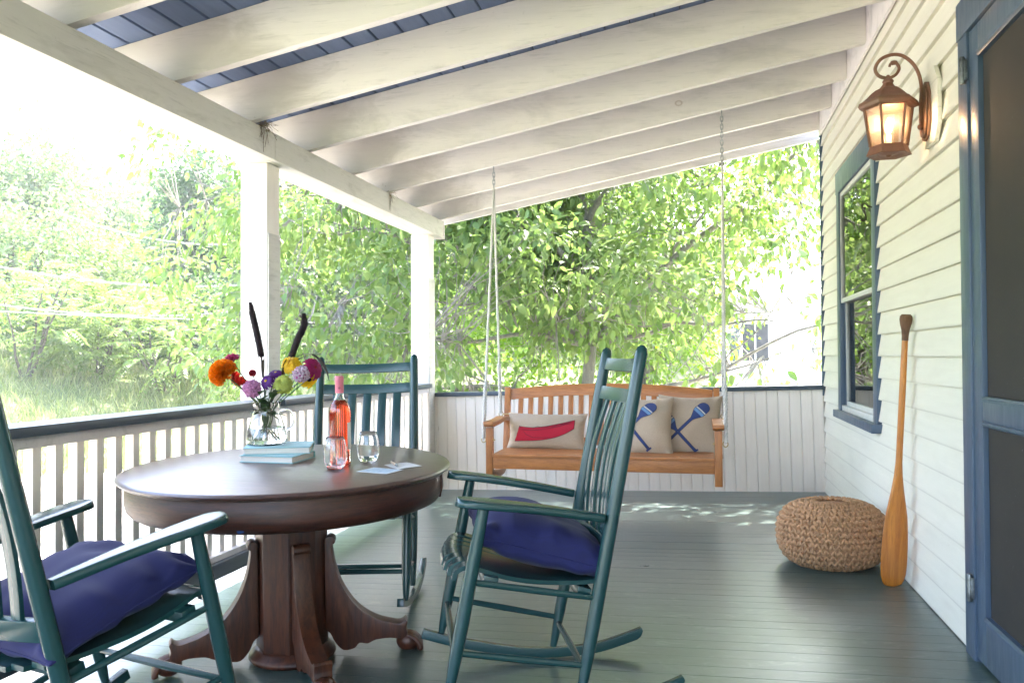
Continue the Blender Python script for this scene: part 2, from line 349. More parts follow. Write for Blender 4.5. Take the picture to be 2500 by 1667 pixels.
# ------------------------------------------------------------------ floor
fl = bpy.data.objects.new('porch_floor', None); COL.objects.link(fl); fl.rotation_euler = FLOOR_ROT; tag(fl, kind='structure')
def plank_mb(L, w, t, ch):
    pr = [(-w/2+ch,0),(w/2-ch,0),(w/2,-ch),(w/2,-t),(-w/2,-t),(-w/2,-ch)]
    return MB().prism(pr, -L/2, L/2, lambda u,v,w_: (w_,u,v))
pw = .083
pmesh = [mesh('floor_plank', plank_mb(3.06, pw-.0008, .02, .0005)) for _ in range(2)]
k = 0; y = -pw/2
while y > Y0:
    o = link('floor_plank', pmesh[k % 2], 'floor', fl, (-1.53, y, random.uniform(-.0007,0))); k += 1; y -= pw
obj('floor_underside', B(-3.0,0,Y0,0,-.16,-.022), 'dark', fl); obj('floor_edge_board', B(-3.075,-3.045,Y0,.02,-.2,-.03), 'white', fl)

# ------------------------------------------------------------------ the house: clapboards, corner board, window, screen door
house = thing('house', 'cream clapboard house wall with blue trimmed window and door along the porch', 'house')
LAP = .1095
def clap(y0, y1, z0):
    pr = [(-.023,z0),(-.0225,z0+.006),(-.004,z0+LAP+.012),(0,z0+LAP+.012),(0,z0+.004)]
    return MB().prism(pr, y0, y1, lambda u,v,w: (u,w,v))
WY0, WY1, WZ0, WZ1 = -1.80, -.80, .645, 2.03          # clear window opening
DY0, DY1, DZ1 = -4.25, -3.40, 2.06                    # door opening
CASE = .115
for i in range(0, 26):
    z0 = .003 + LAP*i
    segs = [(Y0, -.002)]
    if z0 + LAP > WZ0+.03 and z0 < WZ1-.02: segs = [(Y0, WY0-CASE+.04), (WY1+.06, -.002)]
    if z0 < DZ1+.05:
        a, b = segs[0]; segs = [(a, DY0-CASE+.03), (DY1+CASE-.03, b)] + segs[1:]
    for a, b in segs:
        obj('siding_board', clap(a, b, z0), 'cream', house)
obj('wall_sheathing', B(.002,.1,Y0,WY0-.05,0,3.0).box(.002,.1,WY1+.05,0,0,3.0).box(.002,.1,WY0-.05,WY1+.05,2.08,3.0).box(.002,.1,WY0-.05,WY1+.05,0,.60), 'dark', house)
obj('corner_board', B(-.028,.02,-.001,.03,.70,2.63), 'blue', house)
# window
win = bpy.data.objects.new('window', None); COL.objects.link(win); win.parent = house
obj('casing', B(-.030,.0,WY1,WY1+CASE-.02,WZ0,WZ1), 'blue', win, .002); obj('casing', B(-.030,.0,WY0-CASE+.02,WY0,WZ0,WZ1), 'blue', win, .002)
obj('head_casing', B(-.033,.0,WY0-CASE+.015,WY1+CASE-.015,WZ1,WZ1+.135), 'blue', win, .002)
obj('sill', B(-.062,.03,WY0-CASE+.0,WY1+CASE-.01,WZ0-.045,WZ0), 'blue', win, .003)
obj('jamb', B(0,.075,WY1-.008,WY1,WZ0,WZ1).box(0,.075,WY0,WY0+.008,WZ0,WZ1).box(0,.075,WY0+.008,WY1-.008,WZ1-.008,WZ1), 'blue', win)
def sash(x, z0, z1, nm):
    m = MB(); s = .026; a, b = WY0+.008, WY1-.008
    m.box(x,x+.025,a,a+s,z0,z1).box(x,x+.025,b-s,b,z0,z1).box(x,x+.025,a+s,b-s,z0,z0+s).box(x,x+.025,a+s,b-s,z1-s,z1)
    o = obj('sash', m, 'alu', win, .002)
    o2 = obj('pane', B(x+.010,x+.014,a+s-.004,b-s+.004,z0+s-.004,z1-s+.004), 'pane', win); return o
sash(-.022, 1.325, WZ1-.009, 'upper'); sash(.0045, WZ0+.035, 1.352, 'lower'); obj('storm_rail', B(-.024,.02,WY0+.009,WY1-.009,WZ0+.001,WZ0+.034), 'alu', win, .002)
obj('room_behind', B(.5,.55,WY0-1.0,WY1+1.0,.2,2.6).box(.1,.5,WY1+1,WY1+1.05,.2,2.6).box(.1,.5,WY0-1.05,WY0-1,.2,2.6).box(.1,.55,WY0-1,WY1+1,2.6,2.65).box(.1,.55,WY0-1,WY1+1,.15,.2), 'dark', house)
# screen door
dr = bpy.data.objects.new('screen_door', None); COL.objects.link(dr); dr.parent = house
dc = obj('door_casing', B(-.036,0,DY1,DY1+CASE-.02,-.01,DZ1), 'blue', house, .002); obj('door_casing', B(-.036,0,DY0-CASE+.02,DY0,-.01,DZ1), 'blue', house, .002)
obj('door_casing', B(-.040,0,DY0-CASE+.02,DY1+CASE-.018,DZ1,DZ1+.125), 'blue', house, .002)
a, b = DY0+.003, DY1-.003; st = .085
def fx(y0,y1,z0,z1): return B(-.030,.0,y0,y1,z0,z1)
obj('stile', fx(b-st,b,.012,DZ1-.004), 'blue', dr, .002); obj('stile', fx(a,a+st,.012,DZ1-.004), 'blue', dr, .002)
obj('top_rail', fx(a+st+.0005,b-st-.0005,1.965,DZ1-.004), 'blue', dr, .002); obj('lock_rail', fx(a+st+.0005,b-st-.0005,.785,.848), 'blue', dr, .002)
obj('kick_rail', fx(a+st+.0005,b-st-.0005,.012,.152), 'blue', dr, .002)
for z0, z1 in ((.168,.769),(.864,1.950)):
    obj('screen', B(-.014,-.011,a+st-.002,b-st+.002,z0-.012,z1+.012), 'screen', dr)
    for (zz, sg) in ((z0,-1),(z1,1)):
        m = MB(); m.prism([(-.030,0),(-.034,.005*sg),(-.036,.006*sg),(-.034,.008*sg),(-.036,.012*sg),(-.036,.016*sg),(-.012,.016*sg),(-.012,0)], a+st+.001, b-st-.001, lambda u,v,w,zz=zz: (u,w,zz+v))
        obj('screen_moulding', m, 'blue', dr)
for z in (1.935,.235):
    h = obj('hinge', B(-.046,-.036,b-.002,b+.022,z-.034,z+.034).lathe([(.0075,-.045),(.009,-.04),(.009,.04),(.0075,.045)],10,(-.048,b+.009,z)), 'steel', dr, .001)
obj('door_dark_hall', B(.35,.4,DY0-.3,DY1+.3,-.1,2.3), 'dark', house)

# ------------------------------------------------------------------ porch roof
RS = .1845                                   # pitch: falls away from the house
roof = thing('porch_roof', 'white rafters under blue board ceiling sloping over the porch', 'roof')
def rz(x): return 2.10 + RS*(x+2.93)         # underside of the rafters
RH = .205
raf = MB(); 
raf.prism([(-.036,rz(-.036)),(-.036,rz(-.036)+RH),(-3.22,rz(-3.22)+RH),(-3.22,rz(-3.22)+.07),(-2.93,rz(-2.93)),], 0, .042, lambda u,v,w: (u,w,v))
rafme = [mesh('rafter', raf, .003) for _ in range(1)]
for i in range(16):
    yy = -.045 - .573*i
    if yy > Y0: link('rafter', rafme[0], 'white_raf', roof, (0, yy, 0))
obj('fly_rafter', MB().prism([(-.0,rz(0)),(-.0,rz(0)+RH),(-3.22,rz(-3.22)+RH),(-3.22,rz(-3.22)+.02),], .26, .30, lambda u,v,w: (u,w,v)), 'white', roof, .003)
obj('ledger_board', B(-.034,-.0185,Y0,-.003,2.60,2.865), 'white', roof, .002)
bw = .122; ang = math.atan(RS); kk = 0; u = 0
bme = mesh('roof_board', MB().prism([(-bw/2+.004,0),(bw/2-.009,0),(bw/2-.004,.006),(bw/2-.004,.018),(-bw/2,.018),(-bw/2,.006)], Y0, .31, lambda p,q,w: (p,w,q)))
for i in range(28):
    d = .02 + bw*(i+.5); x = -d*cos(ang); z = rz(0)+RH+.001 - d*sin(ang)
    if x < -3.30: break
    link('roof_board', bme, 'deck_blue', roof, (x, 0, z), (0, -ang, 0))
obj('roof_covering', MB().prism([(0,rz(0)+RH+.024),(0,rz(0)+RH+.06),(-3.34,rz(-3.34)+RH+.06),(-3.34,rz(-3.34)+RH+.024)], Y0, .33, lambda u,v,w: (u,w,v)), 'dark', roof)
beam = thing('porch_beam', 'long weathered white beam carrying the rafters along the open side', 'beam')
obj('beam_timber', B(-3.115,-2.93,-2.684,.055,1.966,2.0985), 'white_beam', beam, .004); obj('beam_timber', B(-3.115,-2.9305,Y0,-2.686,1.967,2.099), 'white_beam', beam, .004)
obj('end_cap', B(-3.12,-2.925,.056,.078,1.955,2.098), 'white', beam, .002)
for (yy, lab, dd) in ((-2.60, 'square white porch post halfway along the railing, behind the flowers', .062), (-.09, 'square white porch post in the corner between railing and half wall', .072)):
    p = thing('porch_post', lab, 'post', (-3.06, yy, fz(-3.06)), group='porch posts')
    h = 1.9655 - fz(-3.06)
    obj('shaft', B(-.072,.072,-dd,dd,.0,h-.0005), 'white_v', p, .004); obj('face_board', B(.0725,.080,-dd+.004,dd-.004,.0,h-.35), 'white_beam', p, .002)
# railing
rail = thing('porch_railing', 'slate topped porch railing with square white balusters', 'railing')
obj('top_rail', B(-3.115,-2.955,Y0,-2.664,.752,.786), 'rail_blue', rail, .003); obj('top_rail', B(-3.115,-2.955,-2.536,-.164,.750,.784), 'rail_blue', rail, .003)
obj('under_rail', B(-3.075,-2.985,Y0,-2.664,.712,.7515), 'white', rail, .002); obj('under_rail', B(-3.075,-2.985,-2.536,-.164,.710,.7495), 'white', rail, .002)
obj('bottom_rail', B(-3.07,-2.985,Y0,-2.664,.100,.126), 'white', rail, .002); obj('bottom_rail', B(-3.07,-2.985,-2.536,-.164,.100,.126), 'white', rail, .002)
obj('toe_board', B(-2.984,-2.955,Y0,-2.664,.036,.102), 'rail_blue', rail, .002); obj('toe_board', B(-2.984,-2.955,-2.536,-.164,.036,.102), 'rail_blue', rail, .002)
bal = mesh('baluster', B(-.018,.018,-.018,.018,.1265,.7095), .002)
y = -2.72
while y > -5.9: link('baluster', bal, 'white_v', rail, (-3.03, y, 0)); y -= .0975
y = -2.49
while y < -.17: link('baluster', bal, 'white_v', rail, (-3.03, y, 0)); y += .0975
# half wall at the end
hw = thing('half_wall', 'white beadboard half wall with blue cap behind the porch swing', 'wall', rot=FLOOR_ROT)
bp = .0797
bbm = mesh('beadboard', MB().prism([(-bp/2+.0008,.004),(-bp/2+.004,0),(bp/2-.006,0),(bp/2-.003,.004),(bp/2-.0008,.004),(bp/2-.0008,.02),(-bp/2+.0008,.02)], -.004, .744, lambda u,v,w: (u,v,w)))
for i in range(38):
    x = -.004 - bp*(i+.5) 
    if x < -3.02: break
    link('beadboard', bbm, 'white_v', hw, (x, 0, 0))
obj('cap_rail', B(-3.03,-.004,-.03,.10,.7455,.777), 'rail_blue', hw, .003); obj('backing', B(-3.03,.03,.021,.05,-.02,.744), 'white_v', hw)
obj('edge_board', B(-2.987,-2.965,-.022,-.001,.0,.744), 'white_v', hw)

# ------------------------------------------------------------------ cushions
def sstep(a, b, x): t = max(0, min(1, (x-a)/(b-a))); return t*t*(3-2*t)
class Pillow:
    def __init__(s, a, b, h, pinch=.07, seed=0, wr=.006, sag=0., fill=.42, bot=1.):
        s.bot = bot
        s.a, s.b, s.h, s.p, s.seed, s.wr, s.sag, s.fill = a, b, h, pinch, seed, wr, sag, fill
    def pt(s, u, v, side):
        x = s.a*u*(1 - s.p*(1-v*v)*abs(u)**1.5) ; y = s.b*v*(1 - s.p*(1-u*u)*abs(v)**1.5)
        t = (max(0,1-u*u)**.9*max(0,1-v*v)**.9)**s.fill
        z = s.h*t
        n1 = noise.noise(Vector((x*7+s.seed*3.1, y*7, side*4.)))*s.wr*2.2*t
        e = 1-t
        n2 = sin((u*13 if abs(v) > abs(u) else v*13)+s.seed+noise.noise(Vector((x*9,y*9,s.seed)))*3)*s.wr*e*min(1,t*4)*1.3
        z = z + n1 + n2
        zz = z*(side if side > 0 else -s.bot) - s.sag*(x*x/s.a**2)
        return (x, y, zz)
    def mb(s, n=30):
        m = MB(); V = []; F = []; idx = {}
        g = [-cos(pi*i/n) for i in range(n+1)]
        for side in (1,-1):
            for i, u in enumerate(g):
                for j, v in enumerate(g):
                    edge = i in (0,n) or j in (0,n)
                    if edge and side == -1: idx[(side,i,j)] = idx[(1,i,j)]; continue
                    idx[(side,i,j)] = len(V); V.append(s.pt(u,v,side))
            for i in range(n):
                for j in range(n):
                    q = [idx[(side,i,j)],idx[(side,i+1,j)],idx[(side,i+1,j+1)],idx[(side,i,j+1)]]
                    F.append(tuple(q if side == 1 else q[::-1]))
        m.add(V, F); return m
    def patch(s, rows, lift=.0022, side=1):
        """rows: list of polylines [(u,v)...] of equal length -> cloth patch lying on the front"""
        m = MB(); k = len(rows[0])
        def P(u, v, d):
            p = Vector(s.pt(u, v, side)); e = .01
            nx = (Vector(s.pt(u+e, v, side))-p).cross(Vector(s.pt(u, v+e, side))-p).normalized()
            if nx.z*side < 0: nx = -nx
            return p + nx*d
        top = [P(u,v,lift) for r in rows for u,v in r]; bot = [P(u,v,-.001) for r in rows for u,v in r]; o = len(top); F = []
        R = len(rows)
        for i in range(R-1):
            for j in range(k-1):
                q = (i*k+j,i*k+j+1,(i+1)*k+j+1,(i+1)*k+j); F += [q, tuple(o+t for t in q[::-1])]
        ring = [j for j in range(k)] + [i*k+k-1 for i in range(1,R)] + [(R-1)*k+j for j in range(k-2,-1,-1)] + [i*k for i in range(R-2,0,-1)]
        for t in range(len(ring)): a_, b_ = ring[t], ring[(t+1)%len(ring)]; F.append((a_,o+a_,o+b_,b_))
        return m.add(top+bot, F)
    def seam(s, r=.0022):
        pts = []; n = 24; g = [-cos(pi*i/n) for i in range(n+1)]
        for (f) in (lambda t:(t,-1), lambda t:(1,t), lambda t:(-t,1), lambda t:(-1,-t)):
            for t in g[:-1]: pts.append(s.pt(*f(t),1))
        return MB().tube(pts, r, 5, closed=True)

# ------------------------------------------------------------------ rocking chairs
def arc(pts, n):
    """smooth Catmull-Rom through pts"""
    out = []; P = [Vector(p) for p in pts]
    for i in range(len(P)-1):
        p0 = P[max(i-1,0)]; p1 = P[i]; p2 = P[i+1]; p3 = P[min(i+2,len(P)-1)]
        for k in range(n):
            t = k/n; out.append(.5*((2*p1)+(p2-p0)*t+(2*p0-5*p1+4*p2-p3)*t*t+(3*p1-p0-3*p2+p3)*t**3))
    out.append(P[-1]); return out
def lerp(a, b, t): return Vector(a)*(1-t)+Vector(b)*t
def chair_parts(root):
    M = 'chair'
    for s in (-1,1):
        bb, bt = Vector((-.191,s*.228,.092)), Vector((-.159,s*.221,1.127)); fb, ft = Vector((.1885,s*.276,.050)), Vector((.204,s*.276,.578))
        ts = [0,.03,.12,.22,.5,.9,.975,.992,1]; rs = [.011,.0135,.0185,.0205,.0205,.0195,.019,.015,.006]
        obj('back_post', MB().tube([lerp(bb,bt,t) for t in ts], rs, 16), M, root)
        ts = [0,.06,.22,.4,.7,1]; rs = [.010,.0135,.0185,.0205,.0195,.0165]
        obj('front_leg', MB().tube([lerp(fb,ft,t) for t in ts], rs, 16), M, root)
        # rocker
        C_ = arc([(.252,.060),(.15,.055),(.04,.057),(-.09,.066),(-.2,.087),(-.33,.128),(-.42,.176),(-.478,.212)], 4)
        rows = []
        for i, c in enumerate(C_):
            x, z = c.x, c.y; yy = s*(.252 + (x)*.062); w = .0135; h = .031
            a_ = C_[max(i-1,0)]; b_ = C_[min(i+1,len(C_)-1)]; d = Vector((b_.x-a_.x, b_.y-a_.y)).normalized(); nx, nz = d.y, -d.x
            if nz > 0: nx, nz = -nx, -nz
            hh = h*(.35 if i == len(C_)-1 else .8 if i == len(C_)-2 else 1)
            rows.append([(x,yy-w,z),(x,yy+w,z),(x+nx*hh,yy+w,z+nz*hh),(x+nx*hh,yy-w,z+nz*hh)])
        obj('rocker', MB().ribbon(rows), M, root, .003)
        # arm: paddle shaped, narrow where it meets the back post
        st = [(.284,.010),(.281,.026),(.273,.038),(.258,.046),(.225,.050),(.17,.049),(.09,.041),(.0,.031),(-.08,.024),(-.135,.019),(-.150,.015)]
        rows = []
        for x, w in st:
            t = (x+.15)/.43; zt = .6255-.028*t + (.006*sin(pi*t)); cy_a = s*(.231+.045*min(1,t*1.25)+.006*t); th = .0255
            sec = []
            for k_ in range(16):
                a_ = 2*pi*k_/16; ca, sa = cos(a_), sin(a_)
                sec.append((x, cy_a + w*math.copysign(abs(ca)**.55, ca), zt - th/2 + th/2*math.copysign(abs(sa)**.45, sa)))
            rows.append(sec)
        obj('armrest', MB().ribbon(rows), M, root, 0, 50)
        scr = Vector((.2015,s*.3135,.586)); 
        obj('side_rung', MB().tube([(.198,s*.272,.373),(0,s*.25,.380),(-.183,s*.2265,.386)], [.0085,.0105,.0085], 10), M, root)
        obj('side_rung', MB().tube([(.1925,s*.272,.176),(0,s*.25,.184),(-.188,s*.2275,.192)], [.0085,.0105,.0085], 10), M, root)
    obj('cross_rung', MB().tube([(.1925,-.276,.16),(.1925,0,.16),(.1925,.276,.16)], [.0085,.0115,.0085], 10), M, root)
    obj('cross_rung', MB().tube([(-.1885,-.228,.176),(-.1885,0,.176),(-.1885,.228,.176)], [.0085,.0115,.0085], 10), M, root)
    def bowed(z0, z1, t, bow, half, xc):
        rows = []
        for i in range(13):
            y = -half+2*half*i/12; b_ = bow*(1-(y/half)**2); zc = .5*(z0+z1)
            rows.append([(xc-b_+t/2,y,z0),(xc-b_+t/2,y,z1),(xc-b_-t/2,y,z1),(xc-b_-t/2,y,z0)])
        return MB().ribbon(rows)
    obj('crest_rail', bowed(1.050,1.092,.016,.022,.214,-.161), M, root, .003); obj('upper_rail', bowed(.951,.996,.016,.022,.214,-.164), M, root, .003)
    obj('lower_rail', bowed(.490,.542,.022,.026,.214,-.178), M, root, .003)
    for i in range(5):
        y = -.142+.071*i; b_ = .023*(1-(y/.214)**2); w, t = .019, .0055
        P = arc([(-.1785-b_,y,.538),(-.158-b_,y,.66),(-.150-b_,y,.80),(-.164-b_,y,.955)], 4)
        obj('back_slat', MB().ribbon([[(p.x-t,p.y-w,p.z),(p.x+t,p.y-w,p.z),(p.x+t,p.y+w,p.z),(p.x-t,p.y+w,p.z)] for p in P]), M, root, .002)
    prof = arc([(-.182,0,.441),(-.10,0,.4175),(0,0,.4035),(.09,0,.402),(.15,0,.408),(.20,0,.411),(.228,0,.404),(.247,0,.385),(.250,0,.362)], 3)
    ns = 8
    for i in range(ns):
        u = (i-(ns-1)/2)/(ns/2); hw_ = 1/ns*.945; rows = []
        for j, p in enumerate(prof):
            half = .203+(.236-.203)*sstep(-.15,.15,p.x)
            a_ = prof[max(j-1,0)]; b_ = prof[min(j+1,len(prof)-1)]; d = (b_-a_).normalized(); nx, nz = -d.z, d.x; t = .0125
            y0_, y1_ = (u-hw_)*half, (u+hw_)*half; k2 = 1-u*u; px_ = p.x-.012*sstep(.1,.25,p.x)+.030*k2*sstep(.05,.25,p.x)-.048*k2*sstep(.05,.18,-p.x); pz_ = p.z-.008*k2
            rows.append([(px_,y0_,pz_),(px_,y1_,pz_),(px_-nx*t,y1_,pz_-nz*t),(px_-nx*t,y0_,pz_-nz*t)])
        obj('seat_slat', MB().ribbon(rows), M, root, 0, 30)
    obj('seat_bar', B(.118,.160,-.262,.262,.366,.3955), M, root, .002); obj('seat_bar', B(-.160,-.120,-.222,.222,.378,.406), M, root, .002)
def chair_matrix(x, y, a, pt):
    return Matrix.Translation((x,y,SL*x)) @ Matrix.Rotation(-math.atan(SL),4,'Y') @ Matrix.Rotation(a,4,'Z') @ Matrix.Rotation(pt,4,'Y')
GC = 'rocking chairs round the table'
MC = [chair_matrix(-1.518,-3.862,3.482,-.245), chair_matrix(-2.423,-4.467,1.276,-.248), chair_matrix(-2.333,-3.158,-1.421,-.230)]
rc = thing('rocking_chair', 'green rocking chair seen side on, its tall back in front of the porch swing', 'rocking chair', M=MC[0], group=GC)
chair_parts(rc)
for Mx, lab in ((MC[1], 'green rocking chair at the left edge, its back to the railing corner, nearest the camera'), (MC[2], 'green rocking chair without cushion facing us behind the table and the wine bottle')):
    c = rc.copy(); COL.objects.link(c); c.matrix_world = Mx; c['label'] = lab
    for ch in list(rc.children):
        d = ch.copy(); COL.objects.link(d); d.parent = c
def navy(label, M, P):
    o = obj('seat_cushion', P.mb(34), 'navy'); o.matrix_world = M; tag(o, label, 'cushion', 'navy seat cushions')
    obj('piping', P.seam(.003), 'navy', o); return o
navy('plump navy cushion on the seat of the side-on rocking chair', MC[0] @ Matrix.Translation((-.003,.0,.478)) @ Matrix.Rotation(-.05,4,'Y'), Pillow(.196,.220,.099,.06,2,.009,0,.33,.62))
navy('navy cushion with pointed corners on the rocking chair at the left edge', MC[1] @ Matrix.Translation((.012,.0,.456)) @ Matrix.Rotation(-.02,4,'Y') @ Matrix.Rotation(.02,4,'Z'), Pillow(.222,.240,.098,.07,5,.013,0,.40,.45))

# ------------------------------------------------------------------ round pedestal table
TC = Vector((-2.314,-3.683,fz(-2.314))); TT = .024
tab = thing('pedestal_table', 'round dark oak pedestal table with scrolled claw feet', 'table', TC, (TT,0,0))
TH = .62-TC.z
R_ = .561
obj('tabletop', MB().lathe([(.02,TH-.024),(R_-.03,TH-.024),(R_-.012,TH-.022),(R_-.003,TH-.016),(R_,TH-.009),(R_-.004,TH-.003),(R_-.012,TH),(.02,TH)],128), 'oak_top', tab, 0, 50)
apr = [(.50,TH-.0245),(.531,TH-.0245),(.531,TH-.034),(.535,TH-.04),(.536,TH-.085),(.531,TH-.105),(.517,TH-.121),(.49,TH-.130),(.45,TH-.131),(.45,TH-.10)]
for s in (0,1):                                 # the apron is two half rings that meet in a seam
    P = []; F = []; n_ = 64; k_ = len(apr)
    for j in range(n_+1):
        a_ = .13 + pi*s + .0035 + (pi-.007)*j/n_
        for r, z in apr: P.append((r*cos(a_), r*sin(a_), z))
    for j in range(n_):
        for i in range(k_): F.append((j*k_+i,(j+1)*k_+i,(j+1)*k_+(i+1)%k_,j*k_+(i+1)%k_))
    F += [tuple(range(k_)), tuple(n_*k_+i for i in range(k_))[::-1]]
    obj('apron', MB().add(P,F), 'oak_apron', tab, 0, 40)
obj('seam_edge', MB().tube([(.5375*cos(.13),.5375*sin(.13),TH-.03),(.538*cos(.13),.538*sin(.13),TH-.08),(.532*cos(.13),.532*sin(.13),TH-.108)],.003,8), 'oak', tab)
obj('frame_board', B(-.40,.40,-.14,.14,TH-.075,TH-.0245), 'oak', tab)
oct_ = MB().lathe([(.124,.045),(.124,TH-.076)],8,rot=radians(20+22.5+25))
obj('column', oct_, 'oak', tab, .003)
obj('base_ring', MB().lathe([(.126,.003),(.142,.006),(.150,.016),(.148,.026),(.136,.034),(.130,.044),(.118,.05)],48), 'oak', tab, 0, 50)
up = arc([(.100,.415),(.118,.425),(.134,.417),(.137,.400),(.126,.392),(.129,.36),(.142,.30),(.170,.235),(.220,.170),(.285,.128),(.345,.110),(.378,.106),(.396,.118)], 3)
lo = arc([(.404,.108),(.398,.086),(.402,.066),(.384,.050),(.34,.056),(.285,.052),(.255,.040),(.225,.044),(.205,.026),(.165,.022),(.135,.050),(.118,.082),(.100,.095)], 3)
leg_poly = [(p.x+.017*max(0,1-(p.x-.1)/.28),p.y) for p in list(up)+list(lo)]
legme = mesh('pedestal_leg', MB().prism(leg_poly, -.029, .029, lambda u,v,w: (u,w,v)), .003, 30)
paw = MB()
paw.ball((.405,0,.036), .038, 14, 9, (1.15,1.0,.95))
for t_ in (-.025,-.0085,.0085,.025): 
    paw.tube(arc([(.396,t_*.8,.062),(.425,t_*1.05,.050),(.446,t_*1.15,.026),(.446,t_*1.15,.008)],4), [.008]*4+[.0105]*5+[.011]*3+[.006], 8)
pawme = mesh('claw_foot', paw, 0, 60)
for a_ in (20,118,216,311):
    l = link('pedestal_leg', legme, 'oak', tab, rot=(0,0,radians(a_))); link('claw_foot', pawme, 'oak', l)
def top(x, y, h=0): return Vector((x, y, .62+TT*(y+3.683)+h))
def tobj(name, mb, mat, x, y, h, rz_, label, cat, bevel=0, angle=35, group=None):
    o = obj(name, mb, mat, None, bevel, angle); o.location = top(x,y,h); o.rotation_euler = (TT,0,rz_); tag(o, label, cat, group); return o
def tthing(name, x, y, h, rz_, label, cat, group=None): return thing(name, label, cat, top(x,y,h), (TT,0,rz_), group)
# books
def book(x, y, h, r, label, W=.215, D=.165, T=.0245):
    b = tthing('book', x, y, h, r, label, 'book', 'teal books under the flowers')
    obj('cover', B(-W/2,W/2,-D/2,D/2,0,.0025).box(-W/2,W/2,-D/2,D/2,T-.0025,T), 'teal', b, .0008)
    obj('spine', MB().prism([(-D/2+0,0.0026),(-D/2,T-.0026),(-D/2+.003,T-.0026),(-D/2+.003,.0026)],-W/2,W/2,lambda u,v,w:(w,-u,v)), 'teal', b)
    obj('page_block', B(-W/2+.005,W/2-.005,-D/2+.005,D/2-.004,.0028,T-.0028), 'pages', b); return b
book(-2.42,-3.595,0.0005,-.035,'lower pale teal book, flat on the table under another')
book(-2.437,-3.550,.0255,.38,'upper pale teal book that the glass jug of flowers stands on', .238, .175)
# glass jug
JX, JY, JH = -2.494, -3.543, .0505
def shell(outer, t, n=48):
    """lathe profile closed into a thin glass wall: outer bottom->rim then inner back down"""
    inn = [(max(r-t,0.0005), z) for r, z in outer if z > t*2]
    pr = [(.0005,outer[0][1])] + outer + [(inn[-1][0]+t*.4, outer[-1][1]+t*.35)] + inn[::-1] + [(.0005, inn[0][1])]
    return MB().lathe(pr, n, cap=False)
jug = tthing('glass_jug', JX, JY, JH, .12, 'clear glass jug half full of water on the teal books', 'jug')
jo = [(.068,0),(.074,.006),(.0755,.016),(.073,.035),(.066,.062),(.056,.095),(.0495,.118),(.048,.130),(.050,.145),(.054,.158)]
jm = mesh('body', shell(jo,.0022), 0, 60); link('body', jm, 'glass', jug)
obj('handle', MB().tube(arc([(.050,0,.126),(.075,0,.131),(.098,0,.118),(.107,0,.09),(.098,0,.064),(.078,0,.055),(.066,0,.058)],5), .0045, 10), 'glass', jug, 0, 60)
wat = [(r-.0012,z) for r,z in jo if .006 < z < .066]
obj('water', MB().lathe([(.0005,.0058)]+[(wat[0][0],.0058)]+wat+[(.0005,wat[-1][1]+.0003)],48,cap=False), 'water', jug, 0, 60)
# flowers: each stem is a thing of its own
right_ = Vector((.97,.245,0)); back_ = Vector((-.245,.97,0))
JO = top(JX,JY,JH)
def jp(r, z, d=0): return JO + right_*r + back_*d + Vector((0,0,z))
def petal_row(m, c, ax, R, n, th, L, W, curl=.3, ph=0, cup=0):
    """n petals whose bases lie on the cone angle th round ax"""
    ax = ax.normalized(); u = ax.orthogonal().normalized(); v = ax.cross(u)
    for i in range(n):
        a_ = 2*pi*(i+ph)/n + random.uniform(-.12,.12); rd = u*cos(a_)+v*sin(a_); tg = -u*sin(a_)+v*cos(a_)
        o = rd*sin(th)+ax*cos(th); dr_ = (rd*cos(th)-ax*sin(th))           # outward normal, down-slope tangent
        b_ = c + o*R; l = L*random.uniform(.85,1.1); w = W*random.uniform(.9,1.1)
        P = [b_-tg*w*.25, b_+tg*w*.25, b_+dr_*l*.55+tg*w*.5+o*l*(.30+cup), b_+dr_*l*.55-tg*w*.5+o*l*(.30+cup), b_+dr_*l*.95+tg*w*.32+o*l*(.30+cup-curl*.6), b_+dr_*l*.95-tg*w*.32+o*l*(.30+cup-curl*.6), b_+dr_*l*.55+o*l*(.22+cup), b_+dr_*l*1.05+o*l*(.30+cup-curl)]
        m.add(P, [(0,1,2,6),(0,6,3),(6,2,4,7),(3,6,7,5)])
def ruffle(c, ax, R, n, L, W, sq=.8, lim=1.9):
    """a pompon: petals all over a ball"""
    m = MB(); ax = ax.normalized(); u = ax.orthogonal().normalized(); v = ax.cross(u)
    m.M = None
    for i in range(n):
        t = math.acos(1-2*(i+.5)/n); 
        if t > lim: continue
        a_ = i*2.39996; o = (u*cos(a_)+v*sin(a_))*sin(t)+ax*cos(t)*sq; o2 = o.normalized()
        tg = o2.cross(Vector((random.uniform(-1,1),random.uniform(-1,1),random.uniform(-1,1)))).normalized(); s_ = o2.cross(tg)
        b_ = c + o*R*.62; P = []
        for k in range(5):
            q = (k-2)/2; P += [b_+tg*W*q*.4, b_+o2*(L*(1-.2*q*q)+random.uniform(-.2,.2)*L)+tg*W*q*.7+s_*W*.32*(1 if k % 2 else -1)]
        m.add(P, [(2*k,2*k+2,2*k+3,2*k+1) for k in range(4)])
    m.ball(c, R*.5, 12, 8, (1,1,sq)); return m
GF = 'cut flowers in the glass jug'
